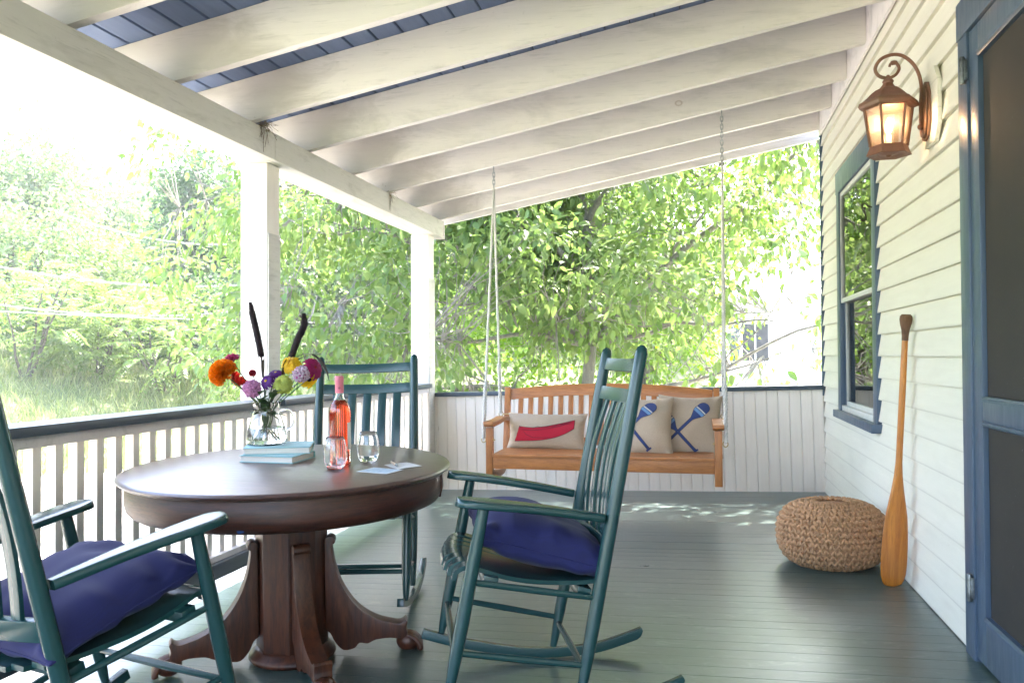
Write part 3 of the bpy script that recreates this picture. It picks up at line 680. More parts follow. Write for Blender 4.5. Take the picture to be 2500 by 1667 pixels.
def flower(name, label, r, z, d, foot, head, mat, ax, heart=None, stem_r=.0022, leaves=0, base=None):
    f = thing(name, label, 'flower', jp(*foot), group=GF); O = jp(*foot)
    H = jp(r,z,d); ax = Vector(ax)
    mid = jp(r*.25+foot[0]*.3, .135+ (z-.2)*.15, d*.3)
    pts = [p-O for p in arc([O, jp(foot[0]*.2+r*.12,.08,foot[2]*.3), mid, H-ax.normalized()*.004], 6)]
    obj('stem', MB().tube(pts, stem_r, 7), 'stem', f)
    m = head(H-O, ax); h = obj('petals', m, mat, f, 0, 70); 
    if heart: obj('heart', heart[0](H-O, ax), heart[1], f, 0, 60)
    if leaves:
        lm = MB()
        for i in range(leaves*2+1):
            p = pts[int(len(pts)*min(.88,.48+.09*i))]; di = (right_*random.uniform(-1,1)+back_*random.uniform(-1,.4)+Vector((0,0,random.uniform(-.1,.7)))).normalized(); leaf_blade(lm, p, di, random.uniform(.055,.085), .014)
        obj('leaf', lm, 'stem', f, 0, 70)
    return f
def leaf_blade(m, p, d, L, W, droop=.5):
    d = Vector(d).normalized(); s_ = d.cross(Vector((0,0,1)))
    s_ = s_.normalized() if s_.length > .01 else Vector((1,0,0)); n_ = 6; P = []; F = []; c = Vector(p); dd = d.copy()
    for i in range(n_+1):
        t = i/n_; w = W*sin(pi*min(1,t*.93+.05))**.8; up_ = s_.cross(dd).normalized()
        P += [c-s_*w+up_*w*.3, c, c+s_*w+up_*w*.3]; c = c+dd*L/n_; dd = (dd+Vector((0,0,-droop/n_*1.2))).normalized()
    for i in range(n_): F += [(3*i,3*i+1,3*i+4,3*i+3),(3*i+1,3*i+2,3*i+5,3*i+4)]
    m.add(P, F)
def rosette(m, c, ax, R, rows):
    """rows of (angle from the axis, count, length, width, start radius): spoon petals springing from the heart"""
    ax = ax.normalized(); u = ax.orthogonal().normalized(); v = ax.cross(u)
    for ri, (phi, n_, L, W, r0) in enumerate(rows):
        for i in range(n_):
            a_ = 2*pi*(i+.5*(ri % 2))/n_+random.uniform(-.13,.13); rd = u*cos(a_)+v*sin(a_); tg = -u*sin(a_)+v*cos(a_); ph = phi+random.uniform(-.10,.10)
            l = L*R*random.uniform(.88,1.1); w = W*R*random.uniform(.9,1.12); p = c+rd*r0*R+ax*(R*.18*(1-ri/len(rows))); P = []
            for t, ww, cu in ((0,.35,0),(.4,.85,.05),(.75,1.,.22),(1.,.55,.5)):
                e = ax*cos(ph+cu)+rd*sin(ph+cu); q = c+rd*r0*R+e*l*t if t else p; nrm = (rd*cos(ph)-ax*sin(ph)); P += [q-tg*w*ww*.5-nrm*w*.12*ww, q, q+tg*w*ww*.5-nrm*w*.12*ww]
            m.add(P, [(3*k+j,3*k+j+1,3*k+j+4,3*k+j+3) for k in range(3) for j in range(2)])
def zinnia(R, rows, cup=.1):
    def h(c, ax):
        m = MB(); rr = []
        for i in range(rows):
            t = i/(rows-1); rr.append((.12+1.75*t-cup*.3, int(6+9*t), .50+.46*t, .30+.12*t, .05+.10*t))
        rosette(m, c-ax.normalized()*R*.35, ax, R, rr); m.ball(c-ax.normalized()*R*.35, R*.30, 10, 6); return m
    return h
def daisy(R, n=16, rows=2):
    def h(c, ax):
        m = MB(); rosette(m, c, ax, R, [(1.15+.22*i, n, .80+.12*i, 2.6/n+.12, .18) for i in range(rows)]); return m
    return h
def umbel(R, n):
    def h(c, ax):
        m = MB(); ax = ax.normalized(); u = ax.orthogonal().normalized(); v = ax.cross(u)
        for i in range(n):
            t = math.acos(1-1.45*(i+.5)/n); a_ = i*2.39996; o = ((u*cos(a_)+v*sin(a_))*sin(t)+ax*cos(t)).normalized()
            petal_row(m, c+o*R*random.uniform(.85,1.0)-ax*R*.3, o, .0008, 5, 1.25, R*.27, R*.25, .1, random.random())
        m.ball(c-ax*R*.3, R*.66, 12, 8); return m
    return h
def disc(R): return lambda c, ax: MB().ball(c+ax.normalized()*R*.25, R, 10, 6, (1,1,.8))
flower('marigold','big ruffled orange marigold leaning out at the left of the jug',-.160,.268,-.01,(.03,.012,.0),lambda c,ax: ruffle(c,ax,.045,300,.024,.026,.85),'orange',(-.5,-.5,.6),leaves=1)
flower('red_zinnia','red zinnia hanging behind and under the orange marigold',-.128,.228,.02,(.035,.012,.01),zinnia(.038,6,.2),'redp',(-.45,-.2,-.55),leaves=1)
flower('pink_cockscomb','small crimson pink tufted bloom above the orange marigold',-.138,.315,.03,(.02,.012,.02),lambda c,ax: ruffle(c,ax,.021,120,.016,.010,.7,1.3),'pinkc',(-.1,-.2,1))
flower('sweet_william','round pink sweet william in the middle, low over the rim',-.051,.212,-.035,(-.01,.012,-.02),umbel(.038,62),'pinkp',(-.15,-.9,.35),leaves=2)
flower('globe_amaranth','tiny dark red ball bloom above the round pink one',-.048,.266,-.02,(.0,.012,-.01),lambda c,ax: ruffle(c,ax,.0125,90,.006,.006,1,2.6),'smallred',(0,0,1),stem_r=.0015)
flower('purple_aster','upper of two purple asters, partly behind the lime bloom',.028,.265,.02,(-.02,.012,.01),daisy(.026,22,3),'purple',(.1,-.45,.9),(disc(.006),'yellow'))
flower('purple_aster','lower of two purple asters, its yellow eye facing us',.004,.236,-.02,(-.03,.012,-.01),daisy(.027,22,3),'purple',(-.2,-.9,.45),(disc(.007),'yellow'),leaves=1)
flower('lime_zinnia','lime green zinnia with tight layered petals',.061,.234,-.03,(-.035,.012,-.02),zinnia(.040,8,.0),'lime',(.15,-.85,.45),leaves=2)
flower('yellow_zinnia','full yellow zinnia under the leaning millet spike',.079,.314,.0,(-.03,.012,.0),zinnia(.040,8,.1),'yellow',(-.2,-.6,.7),leaves=1)
flower('pink_white_phlox','pink and white domed cluster at the right of the bouquet',.130,.266,-.015,(-.02,.012,-.01),umbel(.036,56),'pinkwhite',(.25,-.8,.5),(lambda c,ax: umbel(.0325,22)(c,ax),'magp'),leaves=1)
flower('magenta_zinnia','deep magenta bloom at the far right edge of the bouquet',.172,.285,.03,(-.03,.012,.02),daisy(.040,15,3),'magenta',(.8,-.3,.3),(disc(.008),'smallred'))
flower('yellow_sunflower','yellow bloom with pointed petals hidden behind the pink and white cluster',.150,.240,.03,(-.01,.012,.02),daisy(.036,14,2),'yellow',(.5,-.4,-.2),(disc(.010),'plume'))
def millet(label, P, R0, base_pts, side):
    O = base_pts[0]; f = thing('millet_spike', label, 'flower', O, group=GF)
    obj('stem', MB().tube([p-O for p in arc(base_pts,6)], .0032, 8), 'darkleafp', f)
    sp = arc([p-O for p in P], 9); k = len(sp); m = MB(); m.tube(sp, [R0*.8*(1 if .06 < i/(k-1) < .75 else max(.35,.35+ (i/(k-1)/.06*.65 if i/(k-1) <= .06 else (1-i/(k-1))/.25*.65))) for i in range(k)], 12)
    for i in range(1300):
        t = random.random()*(k-1.01); j = int(t); p = sp[j].lerp(sp[j+1],t-j); d = (sp[j+1]-sp[j]).normalized(); u = d.orthogonal().normalized(); v = d.cross(u); a_ = random.random()*6.283
        o = u*cos(a_)+v*sin(a_); tt = t/(k-1); r = R0*(1 if tt < .75 else .4+(1-tt)/.25*.6); q = p+o*r*.75; w = d.cross(o)*.0011
        m.add([q-w,q+w,q+o*r*.42+d*.006], [(0,1,2)])
    obj('seed_head', m, 'plume', f, 0, 70)
    lm = MB(); 
    for (a_, d, L, W, dr_) in side: leaf_blade(lm, a_-O, d, L, W, dr_)
    obj('blade', lm, 'darkleafp', f, 0, 70)
millet('tall straight near-black millet spike rising from the bouquet', [jp(-.020,.325,0),jp(-.034,.40,0),jp(-.050,.47,0),jp(-.062,.530,0)], .0145, [jp(.0,.012,.0),jp(-.005,.12,.0),jp(-.012,.25,.0),jp(-.021,.328,.0)], [(jp(-.016,.25,-.004),(-.05,0,1),.075,.012,.02),(jp(-.014,.245,.004),(.05,0,1),.08,.011,.02)])
millet('curved near-black millet spike leaning to the right behind the yellow zinnia', [jp(.083,.315,.02),jp(.112,.395,.02),jp(.135,.445,.02),jp(.134,.488,.02)], .0155, [jp(-.03,.012,.01),jp(.0,.12,.01),jp(.05,.235,.015),jp(.084,.318,.02)], [(jp(.072,.27,.015),(.6,.1,.85),.11,.010,.9),(jp(.115,.325,.0),(.9,-.1,.35),.19,.013,2.3),(jp(.06,.25,.0),(.2,0,1),.07,.012,.1)])
# wine bottle
bt = tthing('wine_bottle', -2.138, -3.672, .0006, .0, 'clear bottle of rose wine with a pink capsule', 'bottle')
bo = [(.030,0),(.0355,.003),(.0375,.010),(.0375,.185),(.036,.200),(.030,.216),(.0215,.228),(.0155,.238),(.0142,.250),(.0140,.292),(.0150,.296),(.0148,.306)]
link('body', mesh('body', shell(bo,.0025), 0, 60), 'bottle', bt)
wi = [(r-.0014,z) for r,z in bo if .004 < z < .236]
obj('wine', MB().lathe([(.0005,.0062),(.034,.0062)]+wi[1:]+[(.0005,wi[-1][1]+.0002)],48,cap=False), 'wine', bt, 0, 60)
obj('capsule', MB().lathe([(.0146,.252),(.0146,.288),(.0156,.294),(.0156,.309),(.0140,.3115),(.0,.3115)],32), 'capsule', bt, 0, 50)
for a0, a1, z0, z1 in ((-22,52,.055,.150),(-196,-142,.075,.152)):
    P = []; F = []
    for j in range(17):
        a_ = radians(a0+(a1-a0)*j/16); P += [(.0379*cos(a_),.0379*sin(a_),z0),(.0379*cos(a_),.0379*sin(a_),z1)]
    for j in range(16): F.append((2*j,2*j+2,2*j+3,2*j+1))
    obj('label', MB().add(P,F), 'paper', bt, 0, 60)
MT['emblem'] = plain('emblem_ink', (.40,.07,.12), .5)
m = MB(); m.M = Matrix.Rotation(radians(-66),4,'Z') @ Matrix.Translation((.0147,0,.270)) @ Matrix.Rotation(pi/2,4,'Y'); m.lathe([(.0046,0),(.0046,.0004),(.0030,.0006),(.0001,.0006)],6); obj('emblem', m, 'emblem', bt)
MT['spot'] = plain('blue_paint_splash', (.05,.12,.36), .5)
m = MB(); m.M = Matrix.Rotation(radians(-78),4,'Z') @ Matrix.Translation((.5268,0,TH-.1085)) @ Matrix.Rotation(radians(110),4,'Y')
m.add([(0,0,.0008)]+[((.010+.004*noise.noise(Vector((k*1.7,3,0))))*cos(k*pi/6),(.011+.006*noise.noise(Vector((k*1.3,9,0))))*sin(k*pi/6),.0004) for k in range(12)],[(0,1+k,1+(k+1)%12) for k in range(12)]); obj('paint_splash', m, 'spot', tab)
m = MB().box(-.012,.012,-.012,.012,TH-.155,TH-.131); m.v = [(p[0]+.02,p[1]-.30,p[2]) for p in m.v]; obj('table_lock', m, 'iron', tab, .002)
# tumblers
go = [(.022,0),(.027,.002),(.035,.014),(.0405,.034),(.0415,.050),(.039,.070),(.0345,.092),(.0305,.107)]
for (x, y, lab) in ((-2.118,-3.755,'empty stemless wine glass in front of the bottle'),(-2.066,-3.592,'empty stemless wine glass to the right of the bottle')):
    g = obj('wine_glass', shell(go,.0013,56), 'glass', None, 0, 60); g.location = top(x,y,.0006); g.rotation_euler = (TT,0,0); tag(g, lab, 'glass', 'stemless glasses')
# card, envelope and pen
pc = tobj('postcard', B(-.063,.063,-.047,.047,0,.0006), 'paper', -1.948, -3.775, .0012, -.28, 'pale postcard with a blue wash picture on the table edge', 'postcard')
n = N('wash_print'); v = n.coord((1,1,1)); f = n.noise(40, v, 5, .7, 1.5); n.set(Base_Color=n.mix(n.ramp(f,[(.35,0.),(.65,1.)]), (.62,.70,.76), (.36,.50,.62)), Roughness=.6); MT['wash'] = n.m
obj('picture', B(-.057,.057,-.041,.041,.0007,.0009), 'wash', pc)
ev = tobj('envelope', MB().prism([(-.062,-.042),(.062,-.048),(.060,.046),(-.060,.048)],0,.0009,lambda u,v,w:(u,v,w)), 'paper', -1.915, -3.655, .0005, -.75, 'blank grey white envelope lying under the pen', 'envelope')
pn = tthing('pen', -1.945, -3.650, .0058, radians(-58), 'short wooden pen with metal tip on the envelope', 'pen')
X_ = Matrix.Rotation(pi/2,4,'Y'); m = MB(); m.M = X_; m.lathe([(.0035,-.055),(.0045,-.05),(.0048,0),(.0045,.03)],12); obj('barrel', m, 'pen', pn, 0, 50)
m = MB(); m.M = X_; m.lathe([(.0046,.0305),(.004,.045),(.0012,.062),(.0006,.068)],12); m.box(-.0075,-.0045,-.0012,.0012,-.05,-.015); obj('tip', m, 'steel', pn, 0, 50)

# ------------------------------------------------------------------ porch swing
sw = thing('porch_swing', 'honey coloured slatted porch swing hanging on white ropes', 'porch swing', (-1.49,-1.15,0))
SO = Vector((-1.49,-1.15,0))
def sobj(name, mb, mat, bevel=.003, parent=None, angle=35):
    mb.v = [(p[0]-SO.x,p[1]-SO.y,p[2]-SO.z) for p in mb.v]; return obj(name, mb, mat, parent or sw, bevel, angle)
LX, RX = -2.187, -.797
for x in (LX, RX):
    sobj('front_post', B(x-.022,x+.022,-1.372,-1.332,.225 if x == RX else .232,.552), 'swing_v')
    Q = [(-1.395,.592),(-1.398,.57),(-1.37,.556),(-1.20,.562),(-1.05,.572),(-.90,.560),(-.89,.588),(-1.05,.602),(-1.20,.592)]
    sobj('armrest', MB().prism(Q, x-.032, x+.032, lambda u,v,w:(w,u,v)), 'swing', .005)
    Q = [(-.945,.25),(-.905,.25),(-.865,.50),(-.815,.775),(-.848,.785),(-.90,.50)]
    sobj('back_post', MB().prism(Q, x-.020, x+.020, lambda u,v,w:(w,u,v)), 'swing_v')
    Q = [(-1.3315,.232),(-1.3315,.285),(-1.20,.268),(-1.05,.262),(-.946,.30),(-.946,.255),(-1.03,.222),(-1.2,.215)]
    sobj('foot_rail', MB().prism(Q, x-.018, x+.018, lambda u,v,w:(w,u,v)), 'swing')
x0, x1 = LX+.0225, RX-.0225
sobj('front_rail', B(x0,x1,-1.368,-1.345,.298,.372), 'swing'); sobj('back_rail', B(x0,x1,-.93,-.91,.30,.36), 'swing')
for i in range(7): sobj('seat_slat', B(x0,x1,-1.385+.064*i,-1.385+.064*i+.054,.3735,.392), 'swing')
n_ = 24; P = []
rows = []
for i in range(n_+1):
    x = x0+(x1-x0)*i/n_; u = (i/n_-.5)*2; zt = .772+.040*(1-u*u); zb = .700+.036*(1-u*u); yb = -.852+.0
    rows.append([(x,yb-.0,zb),(x,yb+.022,zb+.0),(x,yb+.036,zt),(x,yb+.014,zt)])
sobj('top_rail', MB().ribbon(rows), 'swing', .003); sobj('lower_rail', MB().bar((x0,-.900,.43),(x1,-.900,.43),.022,.05,(0,.2,1)), 'swing')
for i in range(19):
    x = -2.0965+.0692*i; u = ((x-x0)/(x1-x0)-.5)*2; zt = .702+.036*(1-u*u)
    sobj('back_slat', MB().bar((x,-.893,.450),(x,-.838,zt),.034,.012,(0,1,-.2)), 'swing_v', .002)
ends = []
for x, sgn, ct, cb_ in ((LX,-1,(-2.200,2.226),2.092),(RX,1,(-.757,2.497),2.165)):
    cx = ct[0]; m = MB()
    zt = rz(cx) 
    m.tube([(cx,-1.17,zt-.001),(cx,-1.17,zt-.02)], .004, 8)
    top_z = zt-.02; nl = max(3,int(round((top_z-cb_)/.0235))); st_ = (top_z-cb_)/nl
    for i in range(nl):
        zc = top_z-st_*(i+.5)+.002; pts = []
        for k in range(12):
            a_ = 2*pi*k/12; p = Vector((.0078*cos(a_),0,.0078*sin(a_)+math.copysign(st_*.42,sin(a_)) if abs(sin(a_))>.01 else 0))
            pts.append((cx+(p.x if i % 2 else 0), -1.17+(0 if i % 2 else p.x), zc+p.z))
        m.tube(pts, .0027, 6, closed=True)
    sobj('chain', m, 'zinc', 0, angle=60)
    for ey in ((-1.352,.475),(-.885,.604)):
        a_ = Vector((cx, -1.17, cb_)); b_ = Vector((x+sgn*.043, ey[0], ey[1]+.008)); m = MB(); L = (b_-a_).length; d = (b_-a_)/L; u = d.orthogonal().normalized(); v = d.cross(u)
        k = 150
        for s_ in range(3):
            pts = [a_+(b_-a_)*(i/k)+(u*cos(i/k*L/.05*6.283+s_*2.094)+v*sin(i/k*L/.05*6.283+s_*2.094))*.0042 for i in range(k+1)]; m.tube(pts, .0046, 5)
        k = 60; t0 = 1-.34/L                                            # spliced, thicker tail
        for s_ in range(3):
            pts = []
            for i in range(k+1):
                t = t0+(1-t0)*i/k; ph = t*L/.06*6.283+s_*2.094; r = .0085*(1-.25*sstep(.75,1,i/k)); pts.append(a_+(b_-a_)*t+(u*cos(ph)*r+v*sin(ph)*.007))
            m.tube(pts, .0056*1, 6)
        sobj('rope', m, 'rope', 0, angle=70)
        e = MB(); ex = x+sgn*.040
        e.tube([(ex+.016*cos(t)*.9+sgn*.0,ey[0]+.006*sin(t),ey[1]+.016*sin(t)) for t in [2*pi*i/20 for i in range(20)]], .0032, 8, closed=True); e.tube([(x+sgn*.028,ey[0],ey[1]),(x-sgn*.034,ey[0],ey[1])], .004, 8); e.lathe([(.008,0),(.008,.004)],8,(x,ey[0],ey[1]))
        e2 = MB(); e2.M = Matrix.Translation((x-sgn*.024,ey[0],ey[1])) @ Matrix.Rotation(pi/2,4,'Y'); e2.lathe([(.009,-.003),(.009,.003)],8); e.v += e2.v; 
        e.f += [tuple(i+len(e.v)-len(e2.v) for i in f_) for f_ in e2.f]
        sobj('screw_eye', e, 'brass', 0, angle=60)
# pillows on the swing
def upright(x, y, z, tilt, roll=0, yaw=0): return Matrix.Translation((x,y,z)) @ Matrix.Rotation(yaw,4,'Z') @ Matrix.Rotation(pi/2-tilt,4,'X') @ Matrix.Rotation(roll,4,'Z')
GP = 'burlap pillows on the porch swing'
def lin(a, b, n): return [(a[0]+(b[0]-a[0])*i/(n-1), a[1]+(b[1]-a[1])*i/(n-1)) for i in range(n)]
def burlap(label, M, P):
    o = obj('burlap_pillow', P.mb(30), 'burlap'); o.matrix_world = M; tag(o, label, 'pillow', GP); obj('seam', P.seam(.0028), 'burlap', o); return o
P1 = Pillow(.266,.124,.062,.085,1,.004,0,.45)
p1 = burlap('long low burlap pillow with a red canoe, at the left end of the swing', upright(-1.888,-1.00,.498,.30,-.005), P1)
n_ = 17; topc = []; botc = []
for i in range(n_):
    t = i/(n_-1); u = -.74+1.49*t; botu = -.80+1.55*t
    topc.append((-.70+1.44*t, .20-.16*sin(pi*t)*(1-t)*1.3+.38*t**2)); botc.append((-.80+1.54*t, -.60+.08*t+.62*t**3-.05*sin(pi*t)))
rows = [[(topc[i][0]*(1-k/6)+botc[i][0]*k/6, topc[i][1]*(1-k/6)+botc[i][1]*k/6) for i in range(n_)] for k in range(7)]
obj('canoe_patch', P1.patch(rows), 'red_felt', p1)
st = MB()
def stitch(P, pts, r=.0013, l=.0036):
    out = []
    for u, v in pts: q = Vector(P.pt(u,v,1)); out.append(q+Vector((0,0,l)))
    return MB().tube(out, r, 5)
m = MB()
for poly in (topc, botc, [topc[0],botc[0]], [topc[-1],botc[-1]], [(a_[0]*.80+b_[0]*.20,a_[1]*.80+b_[1]*.20) for a_,b_ in zip(topc,botc)][1:-1], [topc[0],(-.5,-.25),(-.3,-.43),(.1,-.42)],[(.2,.16),(.33,.36),(.45,.32),(.62,.5)],[(-.35,.04),(-.2,.18),(-.05,.10),(.1,.2)]):
    q = stitch(P1, poly); m.add(q.v, q.f)
obj('stitching', m, 'thread', p1)
def paddle_patches(P, po, base, tip, w=1, flip=False):
    """an applied paddle from grip (base) to blade tip, in pillow units"""
    bx, by = base; tx, ty = tip; dx, dy = tx-bx, ty-by; L = sqrt(dx*dx+dy*dy); ux, uy = dx/L, dy/L; nx, ny = -uy, ux
    def strip(t0, t1, wf, mat, name, n=10, lift=.0022):
        rows = []
        for i in range(n+1):
            t = t0+(t1-t0)*i/n; hw_ = wf(t); c = (bx+dx*t, by+dy*t); rows.append([(c[0]+nx*hw_*q, c[1]+ny*hw_*q) for q in (-1,-.5,0,.5,1)])
        obj(name, P.patch(rows, lift), mat, po)
    sh = .034*w
    blade = lambda t: sh+(.155*w-sh)*sstep(.58,.80,t) if t < .90 else .155*w*sqrt(max(.02,1-((t-.90)/.10)**2))
    strip(.0,.035, lambda t: .075*w, 'blue_felt', 'grip_patch', 3); strip(.036,.60, lambda t: sh, 'blue_felt', 'shaft_patch', 14)
    strip(.601,.745, blade, 'blue_felt', 'blade_patch'); strip(.746,.80, blade, 'light_felt', 'light_band', 4); strip(.801,.812, blade, 'blue_felt', 'band_gap', 2); strip(.813,.838, blade, 'cream_felt', 'pale_band', 3); strip(.839,.999, blade, 'blue_felt', 'blade_tip_patch', 10)
    m = MB()
    for sg in (-1,1):
        pts = []
        for i in range(31):
            t = .02+.97*i/30; hw_ = blade(t) if t > .6 else sh; pts.append((bx+dx*t+nx*hw_*sg, by+dy*t+ny*hw_*sg))
        q = stitch(P, pts, .0011, .0030); m.add(q.v, q.f)
    obj('stitching', m, 'thread', po)
P2 = Pillow(.200,.200,.070,.10,3,.006,0,.45)
p3 = burlap('square burlap pillow with crossed blue paddles at the right end of the swing', upright(-.962,-.985,.548,.28,-.02,.06), P2)
paddle_patches(P2, p3, (-.78,-.62), (.55,.68), 1.3); paddle_patches(P2, p3, (.17,-.92), (-.92,.30), 1.3)
P3 = Pillow(.200,.195,.072,.10,8,.007,0,.45)
p2 = burlap('square burlap pillow with blue paddles, overlapping the rightmost one in front', upright(-1.262,-1.075,.545,.36,.03,-.10), P3)
paddle_patches(P3, p2, (-.75,-.55), (.45,.72), 1.3); paddle_patches(P3, p2, (.28,-.88), (-.72,.50), 1.3)

# ------------------------------------------------------------------ knitted pouf
PX, PY = -.284, -2.13; PR, PH = .250, .292
pf = thing('knitted_pouf', 'squat round pouf of knitted jute cord beside the wall', 'pouf', (PX,PY,fz(PX)), FLOOR_ROT)
prof = []
def pprof(t):   # t 0 bottom centre .. 1 top centre
    a_ = -pi/2+pi*t; r = PR*abs(cos(a_))**.52; z = PH/2+PH/2*math.copysign(abs(sin(a_))**.85, sin(a_)); return r, z
obj('cushion', MB().lathe([(max(.0005,pprof(i/32)[0]-.010), .003+(pprof(i/32)[1])*.975) for i in range(33)],40), 'jute', pf, 0, 70)
m = MB(); 
ts = np.linspace(.03,.97,600); pr = [pprof(t) for t in ts]; s_ = np.concatenate([[0],np.cumsum([math.hypot(pr[i+1][0]-pr[i][0],pr[i+1][1]-pr[i][1]) for i in range(len(pr)-1)])])
row = 0; step = .0265
while row*step < s_[-1]:
    t = float(np.interp(row*step, s_, ts)); r, z = pprof(t); r2, z2 = pprof(min(.99,t+.004)); dv = Vector((r2-r,0,z2-z)).normalized(); nv = Vector((dv.z,0,-dv.x)); 
    if nv.x < 0 and abs(nv.x) > .2: nv = -nv
    if t > .5 and nv.z < 0: nv = -nv
    if t < .5 and nv.z > 0: nv = -nv
    k = max(6,int(2*pi*r/.029))
    for i in range(k):
        ph = 2*pi*(i+.5*(row % 2))/k+random.uniform(-.02,.02); Rm = Matrix.Rotation(ph,4,'Z'); tg = Vector((0,1,0)); c = Vector((r-.006,0,z)); h_ = random.uniform(.9,1.15)
        for sg in (-1,1):
            a_ = c+tg*sg*.0140*h_-dv*.005+nv*-.005; b_ = c+tg*sg*.0085+dv*.006+nv*.0095*h_; d_ = c+dv*.0205+nv*.002
            m.M = Rm; m.tube([a_,b_,d_], [.0050,.0082,.0048], 6)
    row += 1
m.M = None
tag(obj('knit_stitches', m, 'jute', pf, 0, 70), kind='stuff')

# ------------------------------------------------------------------ paddle leaning on the wall
PB = Vector((-.098,-2.520,fz(-.066)+.001)); PT = Vector((-.046,-2.590,1.168)); PL = (PT-PB).length
zz = (PT-PB).normalized(); xx = (Vector((.93,.36,0))); xx = (xx-zz*xx.dot(zz)).normalized(); yy = zz.cross(xx)
pd = thing('canoe_paddle', 'long varnished wooden canoe paddle leaning on the clapboards beside the pouf', 'paddle', M=Matrix(((xx.x,yy.x,zz.x,PB.x),(xx.y,yy.y,zz.y,PB.y),(xx.z,yy.z,zz.z,PB.z),(0,0,0,1))))
def ring(w, t, z, n=16): return [(w*cos(2*pi*i/n), t*sin(2*pi*i/n), z) for i in range(n)]
bl = [(.018,.004,0),(.040,.0055,.006),(.051,.006,.022),(.059,.006,.05),(.062,.0065,.09),(.062,.007,.16),(.059,.0075,.23),(.053,.008,.30),(.042,.009,.36),(.030,.010,.42),(.020,.011,.48),(.0145,.0125,.54),(.0135,.013,.60),(.0135,.0135,.85),(.013,.013,1.0),(.0125,.0125,1.06)]
obj('blade_and_shaft', MB().ribbon([ring(*q) for q in bl]), 'paddle', pd, 0, 60)
obj('grip', MB().ribbon([ring(*q) for q in [(.0135,.0135,1.0605),(.014,.014,1.08),(.017,.015,1.105),(.025,.016,1.13),(.029,.016,1.15),(.028,.014,1.163),(.020,.008,PL)]]), 'paddle_grip', pd, 0, 60)

# ------------------------------------------------------------------ wall lantern
LA = Vector((-.174,-2.91,0)); ln = thing('wall_lantern', 'lit copper coach lantern hanging from a scroll bracket on the wall', 'lantern', (LA.x,LA.y,1.80))
def lobj(name, mb, mat, bevel=0, angle=35, parent=None): mb.v = [(p[0]-LA.x,p[1]-LA.y,p[2]-1.80) for p in mb.v]; return obj(name, mb, mat, parent or ln, bevel, angle)
hexr = radians(.5)
def hx(prof): return MB().lathe(prof, 6, (LA.x,LA.y,0), hexr)
lobj('roof', hx([(.088,1.958),(.107,1.962),(.112,1.972),(.108,1.984),(.094,1.992),(.078,2.006),(.062,2.022),(.046,2.034),(.032,2.040),(.022,2.052),(.018,2.060)]), 'copper', .0015)
lobj('finial', MB().lathe([(.018,2.060),(.0215,2.066),(.017,2.073),(.008,2.078),(.010,2.084),(.004,2.092)],16,(LA.x,LA.y,0)), 'copper', 0, 60)
lobj('base_tray', hx([(.060,1.812),(.071,1.811),(.073,1.802),(.078,1.790),(.084,1.776),(.080,1.774),(.045,1.783),(.028,1.778),(.012,1.776),(.006,1.768)]), 'copper', .001)
for i in range(6):
    a_ = hexr+2*pi*i/6; a2 = a_+2*pi/6
    lobj('glazing_bar', MB().tube([(LA.x+.069*cos(a_),LA.y+.069*sin(a_),1.811),(LA.x+.089*cos(a_),LA.y+.089*sin(a_),1.960)], .0048, 6), 'copper')
    p = [Vector((LA.x+r*cos(q),LA.y+r*sin(q),z)) for r,q,z in ((.0655,a_,1.812),(.0655,a2,1.812),(.0855,a2,1.959),(.0855,a_,1.959))]; c = Vector((LA.x,LA.y,1.88)); nn = (p[1]-p[0]).cross(p[3]-p[0]).normalized()*.0012
    lobj('pane', MB().add([q for q in p]+[q-nn for q in p],[(0,1,2,3),(7,6,5,4),(0,4,5,1),(1,5,6,2),(2,6,7,3),(3,7,4,0)]), 'seeded')
lobj('candle_tube', MB().lathe([(.011,1.80),(.011,1.852),(.008,1.858)],14,(LA.x,LA.y,0)), 'cream', 0, 40)
em = bpy.data.materials.new('lamp_bulb'); em.use_nodes = True; b_ = em.node_tree.nodes['Principled BSDF']; b_.inputs['Emission Color'].default_value = (1,.50,.19,1); b_.inputs['Emission Strength'].default_value = 2.4; MT['bulb'] = em
lobj('bulb', MB().lathe([(.004,1.858),(.011,1.868),(.0145,1.882),(.012,1.900),(.006,1.915),(.0015,1.924)],16,(LA.x,LA.y,0)), 'bulb', 0, 60)
pl = bpy.data.lights.new('lantern_glow','POINT'); pl.energy = .5; pl.color = (1,.55,.28); pl.shadow_soft_size = .013; po_ = bpy.data.objects.new('lantern_glow', pl); COL.objects.link(po_); po_.parent = ln; po_.location = (.0,-.018,.092)
y_ = LA.y
lobj('scroll_arm', MB().tube(arc([(-.056,y_,1.878),(-.056,y_,1.97),(-.055,y_,2.05),(-.074,y_,2.115),(-.112,y_,2.158),(-.153,y_,2.171),(-.198,y_,2.157),(-.220,y_,2.122),(-.208,y_,2.092),(-.176,y_,2.080),(-.147,y_,2.090),(-.133,y_,2.115),(-.145,y_,2.137),(-.163,y_,2.136),(-.168,y_,2.124)],5), [.0068]*45+[.006]*15+[.009]*5+[.005]*6, 10), 'copper', 0, 60)
lobj('bracket', MB().tube([(-.052,y_,1.968),(-.018,y_,1.968)],.0065,10).tube([(-.050,y_,1.880),(-.018,y_,1.880)],.007,10).tube([(-.056,y_,1.968),(-.092,y_,1.966)],.005,8).ball((-.058,y_,1.880),.0125).ball((-.056,y_,1.968),.010), 'copper', 0, 60)
oc = [(-.040,1.835),(0,1.822),(.040,1.835),(.066,1.885),(.066,1.995),(.040,2.042),(0,2.055),(-.040,2.042),(-.066,1.995),(-.066,1.885)]
